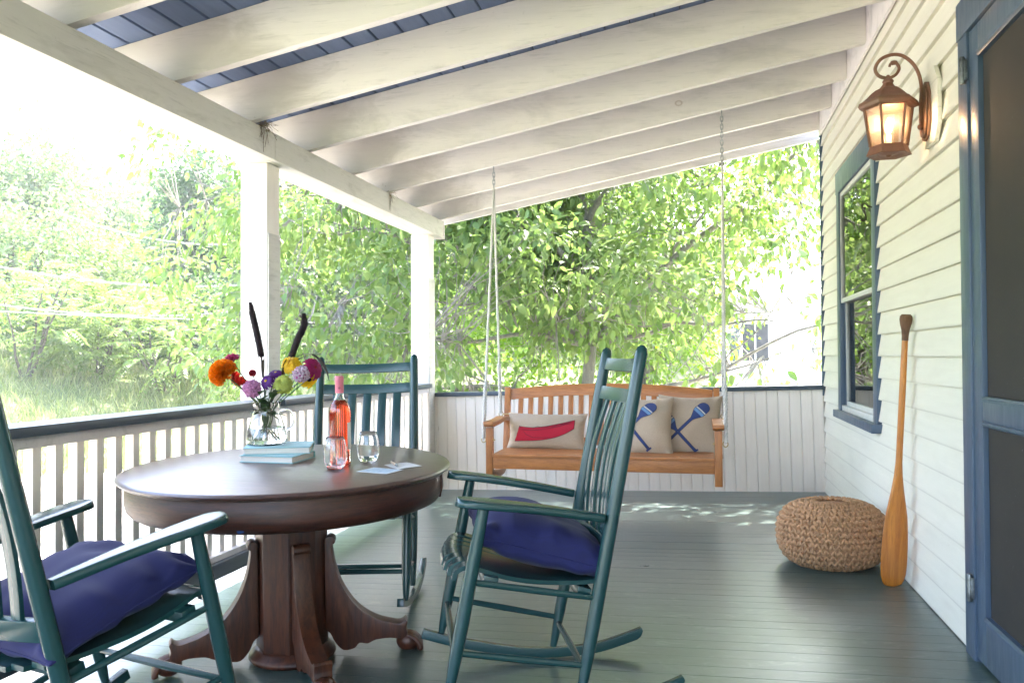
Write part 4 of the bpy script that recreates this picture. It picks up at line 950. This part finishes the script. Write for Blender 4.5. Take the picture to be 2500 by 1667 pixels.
lobj('back_plate', MB().prism(oc, -.044, -.036, lambda u,v,w:(w,y_+u,v)).prism([(u*.8,1.94+(v-1.94)*.88) for u,v in oc], -.0445, -.052, lambda u,v,w:(w,y_+u,v)), 'copper', .002)
ob = [(-.07,1.80),(.07,1.80),(.115,1.86),(.115,2.02),(.07,2.085),(-.07,2.085),(-.115,2.02),(-.115,1.86)]
lobj('mounting_block', MB().prism(ob, -.035, -.0195, lambda u,v,w:(w,y_-.03+u,v)), 'cream', .002)
# iron hook on the window casing
hk = tag(obj('iron_hook', MB().tube(arc([(-.030,-1.835,1.755),(-.050,-1.835,1.762),(-.066,-1.835,1.776),(-.078,-1.835,1.768),(-.074,-1.835,1.752),(-.064,-1.835,1.756),(-.066,-1.835,1.735),(-.060,-1.835,1.706),(-.066,-1.835,1.688),(-.080,-1.835,1.688),(-.086,-1.835,1.702)],4), .0036, 8), 'iron', None, 0, 60), 'rusty iron hook screwed into the window casing', 'hook')
# bits of nest on the beam
def straw(x, y, z, n, r, label):
    m = MB()
    for i in range(n):
        a_ = Vector((x+random.uniform(-.02,.04), y+random.gauss(0,r*.5), z+random.uniform(-.005,.03))); d = Vector((random.uniform(-.3,.6),random.gauss(0,1),random.uniform(-.6,.5))).normalized()*random.uniform(.02,.07)
        m.tube([a_,a_+d*.5+Vector((0,0,random.uniform(-.006,.01))),a_+d], .0011, 4)
    for i in range(7):
        a_ = Vector((x+.022, y+random.gauss(0,r*.4), z)); m.tube([a_,a_+Vector((.008,random.uniform(-.01,.01),-.03)),a_+Vector((.006,random.uniform(-.02,.02),-random.uniform(.04,.13)))], .001, 4)
    tag(obj('bird_nest', m, 'twigs'), label, 'nest', 'straw nests on the beam')
straw(-2.955,-2.80,2.105,130,.055,'larger straw nest remnant on the beam above the middle post'); straw(-2.955,-1.13,2.105,75,.04,'small trailing straw nest remnant on the beam between the two posts')

# ------------------------------------------------------------------ thin haze volume, added to imitate the glare veiling the hillside
hz = bpy.data.materials.new('glare_haze'); hz.use_nodes = True; t = hz.node_tree; t.nodes.remove(t.nodes['Principled BSDF']); pv = t.nodes.new('ShaderNodeVolumePrincipled')
pv.inputs['Density'].default_value = .0017; pv.inputs['Color'].default_value = (.95,.97,1,1); t.links.new(pv.outputs[0], t.nodes['Material Output'].inputs['Volume']); MT['added_haze'] = hz
tag(obj('added_haze', B(-420,320,-210,520,-2.4,42), 'added_haze'), kind='stuff')
# ------------------------------------------------------------------ grounds
def ground_z(x, y):
    u = (x+3)*-.75 + y*.66
    z = -1.05 + 1.5*sstep(11.5, 17, u) + .15*max(0,u-16) + .07*max(0,u-24)
    z = min(z, 16+.01*u)
    b = (y-14)*.06 if y > 14 else 0
    return z + .10*noise.noise(Vector((x*.25,y*.25,0)))*sstep(10,13,u) + max(0, b)*.5
def ground_mesh():
    xs = np.concatenate([np.linspace(-400,-60,20)[:-1],np.linspace(-60,20,90),np.linspace(20,300,16)[1:]]); ys = np.concatenate([np.linspace(-200,-20,14)[:-1],np.linspace(-20,60,90),np.linspace(60,500,20)[1:]])
    V = [(x,y,ground_z(x,y)) for x in xs for y in ys]; ny = len(ys)
    F = [(i*ny+j,(i+1)*ny+j,(i+1)*ny+j+1,i*ny+j+1) for i in range(len(xs)-1) for j in range(ny-1)]
    me = bpy.data.meshes.new('ground'); me.from_pydata(V,[],F); me.polygons.foreach_set('use_smooth',[True]*len(F))
    at = me.attributes.new('grassy','FLOAT','POINT'); vals = []
    for x,y,z in V:
        u = (x+3)*-.75+y*.66 + .5*noise.noise(Vector((x*.4,y*.4,3)))
        vals.append(max(sstep(10.2,11.2,u), sstep(-2.,-4.,u)))
    at.data.foreach_set('value', vals); return me
g = link('ground', ground_mesh(), 'ground'); tag(g, kind='structure')

class Leaves:
    def __init__(s): s.V = []; s.F = []; s.T = []; s.n = 0
    def put(s, tmplV, tmplF, mats, tints):
        """mats: (k,3,3) rotation*scale, plus origins (k,3)"""
        R, O = mats; k = len(O); P = np.einsum('kij,vj->kvi', R, tmplV) + O[:,None,:]; nv = len(tmplV)
        s.V.append(P.reshape(-1,3)); f = np.array(tmplF); s.F.append((f[None]+(np.arange(k)*nv)[:,None,None]+s.n).reshape(-1,f.shape[1])); s.T.append(np.repeat(tints,nv)); s.n += k*nv
    def mesh(s, name):
        V = np.concatenate(s.V); F = np.concatenate(s.F); T = np.concatenate(s.T); me = bpy.data.meshes.new(name)
        me.vertices.add(len(V)); me.vertices.foreach_set('co', V.astype(np.float32).ravel()); k = F.shape[1]
        me.loops.add(F.size); me.loops.foreach_set('vertex_index', F.astype(np.int32).ravel()); me.polygons.add(len(F)); me.polygons.foreach_set('loop_start', np.arange(0,F.size,k,dtype=np.int32)); me.polygons.foreach_set('loop_total', np.full(len(F),k,np.int32))
        at = me.attributes.new('tint','FLOAT','POINT'); at.data.foreach_set('value', T.astype(np.float32)); me.update(calc_edges=True); me.polygons.foreach_set('use_smooth',[True]*len(F)); return me
def frames(dirs, normals, size):
    d = dirs/np.linalg.norm(dirs,axis=1,keepdims=True); s = np.cross(d, normals); s /= np.linalg.norm(s,axis=1,keepdims=True)+1e-9; n_ = np.cross(s, d)
    return np.stack([d*size[:,None], s*size[:,None], n_*size[:,None]], axis=2)      # columns: x along, y across, z normal
# ovate drooping leaf (length 1): 4 stations x (left, mid, right)
def leaf_tpl(w=.27, fold=.10, droop=.22):
    st = [(0,.02),(.18,.75),(.45,1.0),(.75,.62),(1.0,.02)]; V = []
    for t, ww in st:
        z = -droop*t*t; V += [(t,-w*ww,z+fold*ww),(t,0,z),(t,w*ww,z+fold*ww)]
    F = []
    for i in range(4): F += [(3*i,3*i+1,3*i+4,3*i+3),(3*i+1,3*i+2,3*i+5,3*i+4)]
    return np.array(V), F
DOG_V, DOG_F = leaf_tpl(); SMALL_V = np.array([(0,0,0),(.5,-.34,.06),(1,0,-.12),(.5,.34,.06)]); SMALL_F = [(0,1,2,3)]
MAP_V = np.array([(0,0,0),(.25,-.48,.05),(.55,-.30,.02),(1,0,-.12),(.55,.30,.02),(.25,.48,.05),(.42,0,-.03)]); MAP_F = [(0,1,2,6),(6,2,3,4),(0,6,4,5)]
def limb_path(a, b, n, wob, sag=0):
    a, b = Vector(a), Vector(b); L = (b-a).length; out = []
    o = Vector((random.random()*50,random.random()*50,random.random()*50))
    for i in range(n+1):
        t = i/n; p = a.lerp(b,t); e = wob*L*sin(pi*t*.9+.1) if i else 0
        p = p + Vector((noise.noise(o+Vector((t*2.5,0,0))),noise.noise(o+Vector((0,t*2.5,9))),noise.noise(o+Vector((5,0,t*2.5)))))*e + Vector((0,0,-sag*L*4*t*(1-t))); out.append(p)
    return out
def big_tree(name, label, base, trunk_top, r0, limbs, centre, radii, nclusters, per, size, leafmat_, barkm, tpl, group=None, shade_clusters=(), layers=0, keep=None, parts=0, twig=True, droop=.5, spread=.35, tw=.5, hole=.0, shell=.5, cat='tree'):
    base = Vector(base); root = thing(name, label, cat, base, group=group); O = base
    tr = limb_path(base, trunk_top, 10, .05); rr = [r0*(1.25 if i == 0 else 1-.62*i/10) for i in range(11)]
    obj('trunk', MB().tube([p-O for p in tr], rr, 12), barkm, root, 0, 60)
    nodes = [(p, r) for p, r in zip(tr[3:], rr[3:])]; 
    for (t, e, r) in limbs:
        a = tr[max(0,min(10,int(t*10)))]; pth = limb_path(a, e, 14, .10, -.03); rs = [r*(1-.8*i/14) for i in range(15)]
        obj('limb', MB().tube([p-O for p in pth], rs, 8), barkm, root, 0, 60); nodes += [(p, q) for p, q in zip(pth[2:], rs[2:])]
        for s_ in range(3):
            i = random.randint(4,12); p = pth[i]; e2 = p + (Vector(e)-Vector(a)).normalized()*random.uniform(.2,.8)*max(radii)*.4 + Vector((random.gauss(0,1),random.gauss(0,1),random.uniform(-.3,.8)))*max(radii)*.18
            q = limb_path(p, e2, 8, .15); r2 = [rs[i]*.55*(1-.8*k/8) for k in range(9)]; obj('branch', MB().tube([w-O for w in q], r2, 6), barkm, root, 0, 60); nodes += [(w, u) for w, u in zip(q[2:], r2[2:])]
    NP = np.array([tuple(p) for p, _ in nodes])
    C = []; tries = 0
    while len(C) < nclusters and tries < nclusters*30:
        tries += 1
        v = Vector((random.gauss(0,1),random.gauss(0,1),random.gauss(0,1))).normalized()*(random.random()**shell); p = Vector((centre[0]+v.x*radii[0],centre[1]+v.y*radii[1],centre[2]+v.z*radii[2]))
        if noise.noise(p*(1.6/max(radii)*2.2)+Vector((len(label),0,0))) < hole: continue
        if layers and noise.noise(Vector((p.x*.7,p.y*.7,p.z*layers))) < -.12: continue
        if p.z < ground_z(p.x,p.y)+.3: continue
        if keep and not keep(p): continue
        C.append(p)
    C += list(shade_clusters)
    tm = MB(); LV = Leaves(); allR = []; allO = []; allT = []
    for c in C:
        d2 = ((NP-np.array(c))**2).sum(1); p = Vector(NP[int(d2.argmin())]); L = (c-p).length
        out = (c-p).normalized() if L > .01 else Vector((0,0,1))
        if twig and L < tw*max(radii): tm.tube([w-O for w in limb_path(p, c, 4, .12, .02)], [.012*r0/.07*.6*k for k in (1,.8,.6,.45,.3)], 4)
        k = per
        off = rng.normal(0,1,(k,3))*spread*size*2.2; o = np.array(c)+off; dr_ = off/(np.linalg.norm(off,axis=1,keepdims=True)+1e-6)*.8+np.array(out)*.5+rng.normal(0,.35,(k,3)); dr_[:,2] -= droop
        nn = rng.normal(0,.45,(k,3))+np.array([0,0,1.]); allR.append(frames(dr_, nn, size*rng.uniform(.5,1.25,k))); allO.append(o-np.array(O)); allT.append(np.clip(rng.normal(.45,.25,k)+.25*noise.noise(c*1.3),0,1))
    R = np.concatenate(allR); Oo = np.concatenate(allO); T = np.concatenate(allT)
    if tm.v: tag(obj('twigs', tm, barkm, root, 0, 60), kind='stuff')
    V, F = tpl
    if parts:                                   # the leaves that show largest are parts of their own
        W = Oo+np.array(O)-CAMP; dep = W@AX[2]; px = 1250+FPX*(W@AX[0])/dep; py = 833.5+FPX*(W@AX[1])/dep
        vis = (px > 640) & (px < 2000) & (py > 400) & (py < 900) & (dep > 0); sc = np.where(vis, dep-R[:,:,0].__abs__().max(1), 1e9); idx = np.argsort(sc)[:parts]
        tp = bpy.data.meshes.new('leaf'); tp.from_pydata([tuple(v) for v in V],[],F); tp.polygons.foreach_set('use_smooth',[True]*len(F))
        tps = []
        for q in (.2,.45,.7,.95):
            t2 = tp.copy(); a_ = t2.attributes.new('tint','FLOAT','POINT'); a_.data.foreach_set('value',[q]*len(V)); tps.append(t2)
        for i in idx:
            o = link('leaf', tps[int(min(3,T[i]*4))], leafmat_, root); m3 = R[i]; o.matrix_basis = Matrix(((*m3[0],Oo[i][0]),(*m3[1],Oo[i][1]),(*m3[2],Oo[i][2]),(0,0,0,1)))
        msk = np.ones(len(R),bool); msk[idx] = False; R, Oo, T = R[msk], Oo[msk], T[msk]
    LV.put(V, F, (R, Oo), T); lo = link('foliage', LV.mesh('foliage'), leafmat_, root); tag(lo, kind='stuff'); return root

# dogwood just beyond the half wall, its drooping leaves fill the end of the porch
def keep_dog(p):
    if p.z > 4.1: return p.y > .9 and random.random() < .3
    if p.y < .75 and p.x > -3.6: return False
    if p.y < 1.6 and p.z > 2.2 and p.x > -3.4: return False
    if p.x > -.75+.10*p.z and random.random() < (.80 if p.z < 2.25 else .25): return False
    return True
gz = ground_z(-2.2,3.3)
big_tree('dogwood_tree', 'dogwood with large drooping pale green leaves close behind the swing', (-2.25,3.3,gz), (-2.35,3.35,6.2), .085,
    [(.35,(.9,2.9,3.9),.05),(.3,(-5.2,2.6,2.6),.05),(.4,(-3.9,1.6,3.6),.045),(.3,(-.2,2.0,1.3),.035),(.45,(-6.4,4.2,3.6),.05),(.3,(-3.9,1.9,1.1),.035),(.5,(-1.2,1.9,3.9),.04),(.28,(1.2,3.4,1.4),.035),(.25,(-5.4,3.4,.9),.035),(.6,(-7.4,3.0,2.9),.04),(.7,(.6,2.6,5.6),.045),(.8,(-1.0,3.0,7.0),.04),(.75,(-4.8,3.2,5.8),.04)],
    (-2.9,3.2,2.9), (5.0,2.6,4.0), 2400, 18, .110, 'dogleaf', 'bark', (DOG_V, DOG_F), keep=keep_dog, parts=300, droop=.75, spread=.55, hole=-.14, shell=.5, layers=3.0,
    shade_clusters=[Vector((random.uniform(-3.0,1.4),random.uniform(.6,2.1),random.uniform(3.4,4.9))) for _ in range(520)])  # unseen leaf clusters added overhead to keep direct sun off the porch floor
big_tree('maple_tree', 'bright yellow green maple behind the dogwood', spot(1560,16.5,-1.0), spot(1540,16.5,6.5), .16,
    [(.3,spot(1850,16,py=500),.08),(.4,spot(1300,16,py=450),.08),(.35,spot(1700,15,py=760),.07),(.5,spot(1450,15.5,py=300),.07),(.3,spot(1150,16.5,py=700),.07)],
    spot(1480,16.5,py=560), (4.1,2.6,3.8), 1500, 24, .105, 'mapleleaf', 'bark_dark', (MAP_V, MAP_F), droop=.3, spread=1.0, hole=-.05, shell=.4,
    keep=lambda p: not (p.x > -.907+(p.y+6.371)*(.125 if p.z > 3.1 else .035)))
GT = 'trees and shrubs on the bank across the drive'
def shrub(px, depth, py_top, w, n_, label, mat, lf=.16, name='sumac_shrub', per=22, tpl=(SMALL_V,SMALL_F), hole=-.12, shell=.45, dz=0, cat='shrub'):
    b = spot(px, depth, 0); b.z = ground_z(b.x,b.y); t = spot(px, depth, py=py_top); h = t.z-b.z
    big_tree(name, label, b, b+Vector((.1,.1,h*.75)), .05+h*.008, [(.2,b+Vector((-w*.6,0,h*.6)),.03+h*.004),(.25,b+Vector((w*.6,-.2,h*.6)),.03+h*.004),(.4,b+Vector((.2,.4,h*.9)),.03+h*.004)], b+Vector((0,0,h*.54+dz)), (w,w*.8,h*.50), n_, per, lf, mat, 'bark_dark', tpl, GT, twig=False, droop=.35, spread=.9, hole=hole, shell=shell, cat=cat)
def sumac(px, depth, py_top, w, n_, label):
    """compound leaves: long fronds of paired leaflets arching out of the crown"""
    b = spot(px, depth, 0); b.z = ground_z(b.x,b.y); t = spot(px, depth, py=py_top); h = t.z-b.z; root = thing('sumac_shrub', label, 'shrub', b, group=GT)
    for s_ in range(5):
        e = Vector((random.uniform(-.6,.6)*w,random.uniform(-.4,.4)*w,h*random.uniform(.6,.85))); obj('stem', MB().tube(limb_path((e.x*.15,e.y*.15,0),e,6,.08), [.035*(1-.1*k) for k in range(7)], 6), 'bark_dark', root)
    LV = Leaves(); R = []; O = []; T = []
    for i in range(n_):
        v = rng.normal(0,1,3); v /= np.linalg.norm(v); v *= rng.random()**.35; c = np.array([v[0]*w,v[1]*w*.8,h*.54+v[2]*h*.46])
        if c[2] < .1 or noise.noise(Vector(c)*.8+Vector((px,0,0))) < -.22: continue
        d = np.array([v[0]*1.2,v[1]*1.2,v[2]*.5+.25])+rng.normal(0,.35,3); d /= np.linalg.norm(d); L = rng.uniform(.5,.85); k = 9; tint = np.clip(rng.normal(.5,.22),0,1)
        sd = np.cross(d,[0,0,1.]); sd /= np.linalg.norm(sd)+1e-6
        for j in range(k):
            t_ = (j+1)/k; p = c+d*L*t_+np.array([0,0,-.35*L*t_*t_]); dd = d+np.array([0,0,-.7*t_]); dd /= np.linalg.norm(dd)
            for sg in (-1,1):
                q = dd*.55+sd*sg+np.array([0,0,-.25]); R.append(frames(q[None],np.array([[0.1*sg,0,1.]])+rng.normal(0,.2,(1,3)),np.array([.17*(1-.35*abs(t_-.45))]))[0]); O.append(p); T.append(tint)
    tv = SMALL_V*np.array([1,.55,1]); LV.put(tv, SMALL_F, (np.array(R),np.array(O)), np.array(T)); tag(link('fronds', LV.mesh('fronds'), 'sumacleaf', root), kind='stuff')
sumac(60,19.5,640,1.9,230,'sumac shrub with feathery fronds at the left edge above the railing')
sumac(235,20.5,700,1.7,210,'sumac shrub with feathery fronds, second from the left edge on the bank')
sumac(400,20,720,1.6,210,'sumac shrub with feathery fronds in the middle of the bank')
sumac(545,21,770,1.4,160,'low sumac shrub with feathery fronds just left of the middle post')
sumac(330,24,600,2.2,240,'tall sumac shrub rising behind the row on the bank')
shrub(150,23,690,2.0,330,'round mid green bush between the sumacs on the bank','farleaf',.13,'bush')
shrub(490,23.5,690,1.8,300,'dark bush in the shade of the tall locust','darkleaf',.12,'bush')
shrub(20,27,470,3.2,420,'pale leafy tree filling the left edge of the view','farleaf',.2,'bank_tree',18,cat='tree')
shrub(70,34,300,3.0,520,'tallest pale tree high on the hillside at the left','farleaf',.24,'bank_tree',18,cat='tree')
shrub(255,40,440,2.2,300,'hazy mid height tree on the hillside left of the bright gap of sky','farleaf',.24,'bank_tree',18,cat='tree')
shrub(330,48,500,3.2,320,'far rounded tree on the hillside under the bright gap of sky','farleaf',.28,'bank_tree',18,cat='tree')
shrub(190,30,560,2.6,360,'loose young tree with a thin crown on the slope above the sumacs','sumacleaf',.18,'bank_tree',18,cat='tree')
shrub(485,27,315,1.75,620,'tall blue green locust tree left of the middle post','darkleaf',.17,'locust_tree',20,hole=-.08,cat='tree')
shrub(440,29,480,1.5,330,'second blue green tree leaning out beside the tall locust','darkleaf',.17,'locust_tree',20,cat='tree')
shrub(640,28,420,2.2,420,'dark tree glimpsed behind the middle post','darkleaf',.18,'locust_tree',20,cat='tree')
shrub(760,26,520,3.6,560,'dense green tree beyond the railing between the two posts','farleaf',.18,'bank_tree',20,cat='tree')
shrub(930,27,480,3.6,560,'dense green tree right of the corner post behind the dogwood','farleaf',.18,'bank_tree',20,cat='tree')
shrub(1110,30,560,3.8,520,'far green tree behind the left rope of the swing','farleaf',.2,'bank_tree',20,cat='tree')
shrub(1330,34,520,4.2,520,'far green tree behind the maple','farleaf',.22,'bank_tree',18,cat='tree')
shrub(1600,33,600,3.6,420,'far green tree behind the right side of the maple','farleaf',.22,'bank_tree',18,cat='tree')
# far wood closing the hillside
LV = Leaves(); R = []; O = []; T = []
for i in range(15000):
    px = random.uniform(-250,1650); dep = random.uniform(55,85); b = spot(px,dep,0); z0 = ground_z(b.x,b.y); hgt = (3.6+2.0*noise.noise(Vector((b.x*.12,b.y*.12,0))))*(.55 if px > 900 else 1); z = z0+random.random()**.7*hgt
    O.append((b.x,b.y,z)); T.append(min(1,max(0,random.gauss(.45,.25)))); R.append(frames(rng.normal(0,1,(1,3)),rng.normal(0,.5,(1,3))+np.array([[0,0,1.]]),np.array([random.uniform(.5,1.0)]))[0])
LV.put(SMALL_V, SMALL_F, (np.array(R),np.array(O)), np.array(T)); tag(link('far_woodland', LV.mesh('far_woodland'), 'farleaf'), 'pale wooded hillside in the distance', 'woodland', kind='stuff')
# rough grass and weeds on the bank
LV = Leaves(); R = []; O = []; T = []
for i in range(26000):
    px = random.uniform(-120,1100); dep = 13.5+14*random.random()**1.3; b = spot(px,dep,0); u = (b.x+3)*-.75+b.y*.66
    if u < 10.4+.5*noise.noise(Vector((b.x,b.y,0))): continue
    h = random.uniform(.10,.38)*(1+.7*noise.noise(Vector((b.x*.5,b.y*.5,7)))); O.append((b.x,b.y,ground_z(b.x,b.y)-.02)); T.append(random.random())
    R.append(frames(np.array([[random.gauss(0,.4),random.gauss(0,.4),1.]]),rng.normal(0,1,(1,3)),np.array([h]))[0])
LV.put(np.array([(0,-.05,0),(0,.05,0),(.55,.035,.05),(.55,-.035,.05),(1,0,.22)]), [(0,1,2,3),(3,2,4,4)], (np.array(R),np.array(O)), np.array(T)) if False else LV.put(np.array([(0,-.045,0),(0,.045,0),(1,.008,.18),(1,-.008,.18)]), [(0,1,2,3)], (np.array(R),np.array(O)), np.array(T))
tag(link('weedy_grass', LV.mesh('weedy_grass'), 'grass'), 'rough pale grass and weeds along the foot of the bank', 'grass', kind='stuff')
# neighbour's house
nb = spot(1775,23.5,-1.0); nh = thing('neighbour_house', 'white clapboard neighbouring house half hidden by leaves at the right', 'house', (nb.x,nb.y,-1.0))
for i in range(17): obj('siding_board', MB().prism([(0,0),(-.02,0),(-.004,.215),(0,.215)], 0, 9, lambda u,v,w,i=i:(w,u,.21*i+v)), 'nwhite', nh)
obj('gable_wall', B(0.0,9,.01,6,0,3.6), 'nwhite', nh); obj('corner_board', B(-.03,.12,-.04,.0,0,3.57), 'nwhite', nh)
obj('roof', MB().prism([(-.4,3.55),(-.4,3.66),(3.0,5.4),(6.4,3.66),(6.4,3.55),(3.0,5.28)], -.35, 9.35, lambda u,v,w:(w,u,v)), 'nroof', nh)
for x in (.42,2.55):
    wf = obj('window', B(x-.08,x+.78,-.05,-.021,1.75,2.95), 'nwhite', nh); obj('pane', B(x,x+.33,-.055,-.0505,1.83,2.87).box(x+.37,x+.70,-.055,-.0505,1.83,2.87), 'nwin', wf)
    obj('shutter', B(x-.33,x-.10,-.05,-.021,1.75,2.95), 'rail_blue', wf) if x < 1 else None
# overhead lines and a pole
def cable(label, pts, r):
    P = [spot(px,dep,py=py) for px,py,dep in pts]; a, b = P[0], P[-1]; n_ = 24
    q = [a.lerp(b,i/n_)+Vector((0,0,-.25*4*(i/n_)*(1-i/n_))) for i in range(-3,n_+4)]
    tag(obj('overhead_line', MB().tube(q, r, 6), 'cable', None, 0, 80), label, 'cable', 'overhead lines across the drive')
cable('uppermost overhead line, showing only left of the middle post', [(200,540,19),(640,592,22)], .018)
cable('thick overhead line second from the top on the left', [(-60,640,18),(640,693,21)], .022)
cable('long overhead line third from the top on the left', [(-60,735,17),(640,752,21)], .016)
cable('thin lowest overhead line running the whole width behind the leaves', [(-60,757,16),(2050,768,20)], .009)
pb = spot(52,33,0); tag(obj('utility_pole', MB().tube([(pb.x,pb.y,ground_z(pb.x,pb.y)-.2),(pb.x,pb.y,spot(52,33,py=455).z)],[.14,.11],10), 'bark', None), 'pale utility pole standing on the hillside at the far left', 'pole')
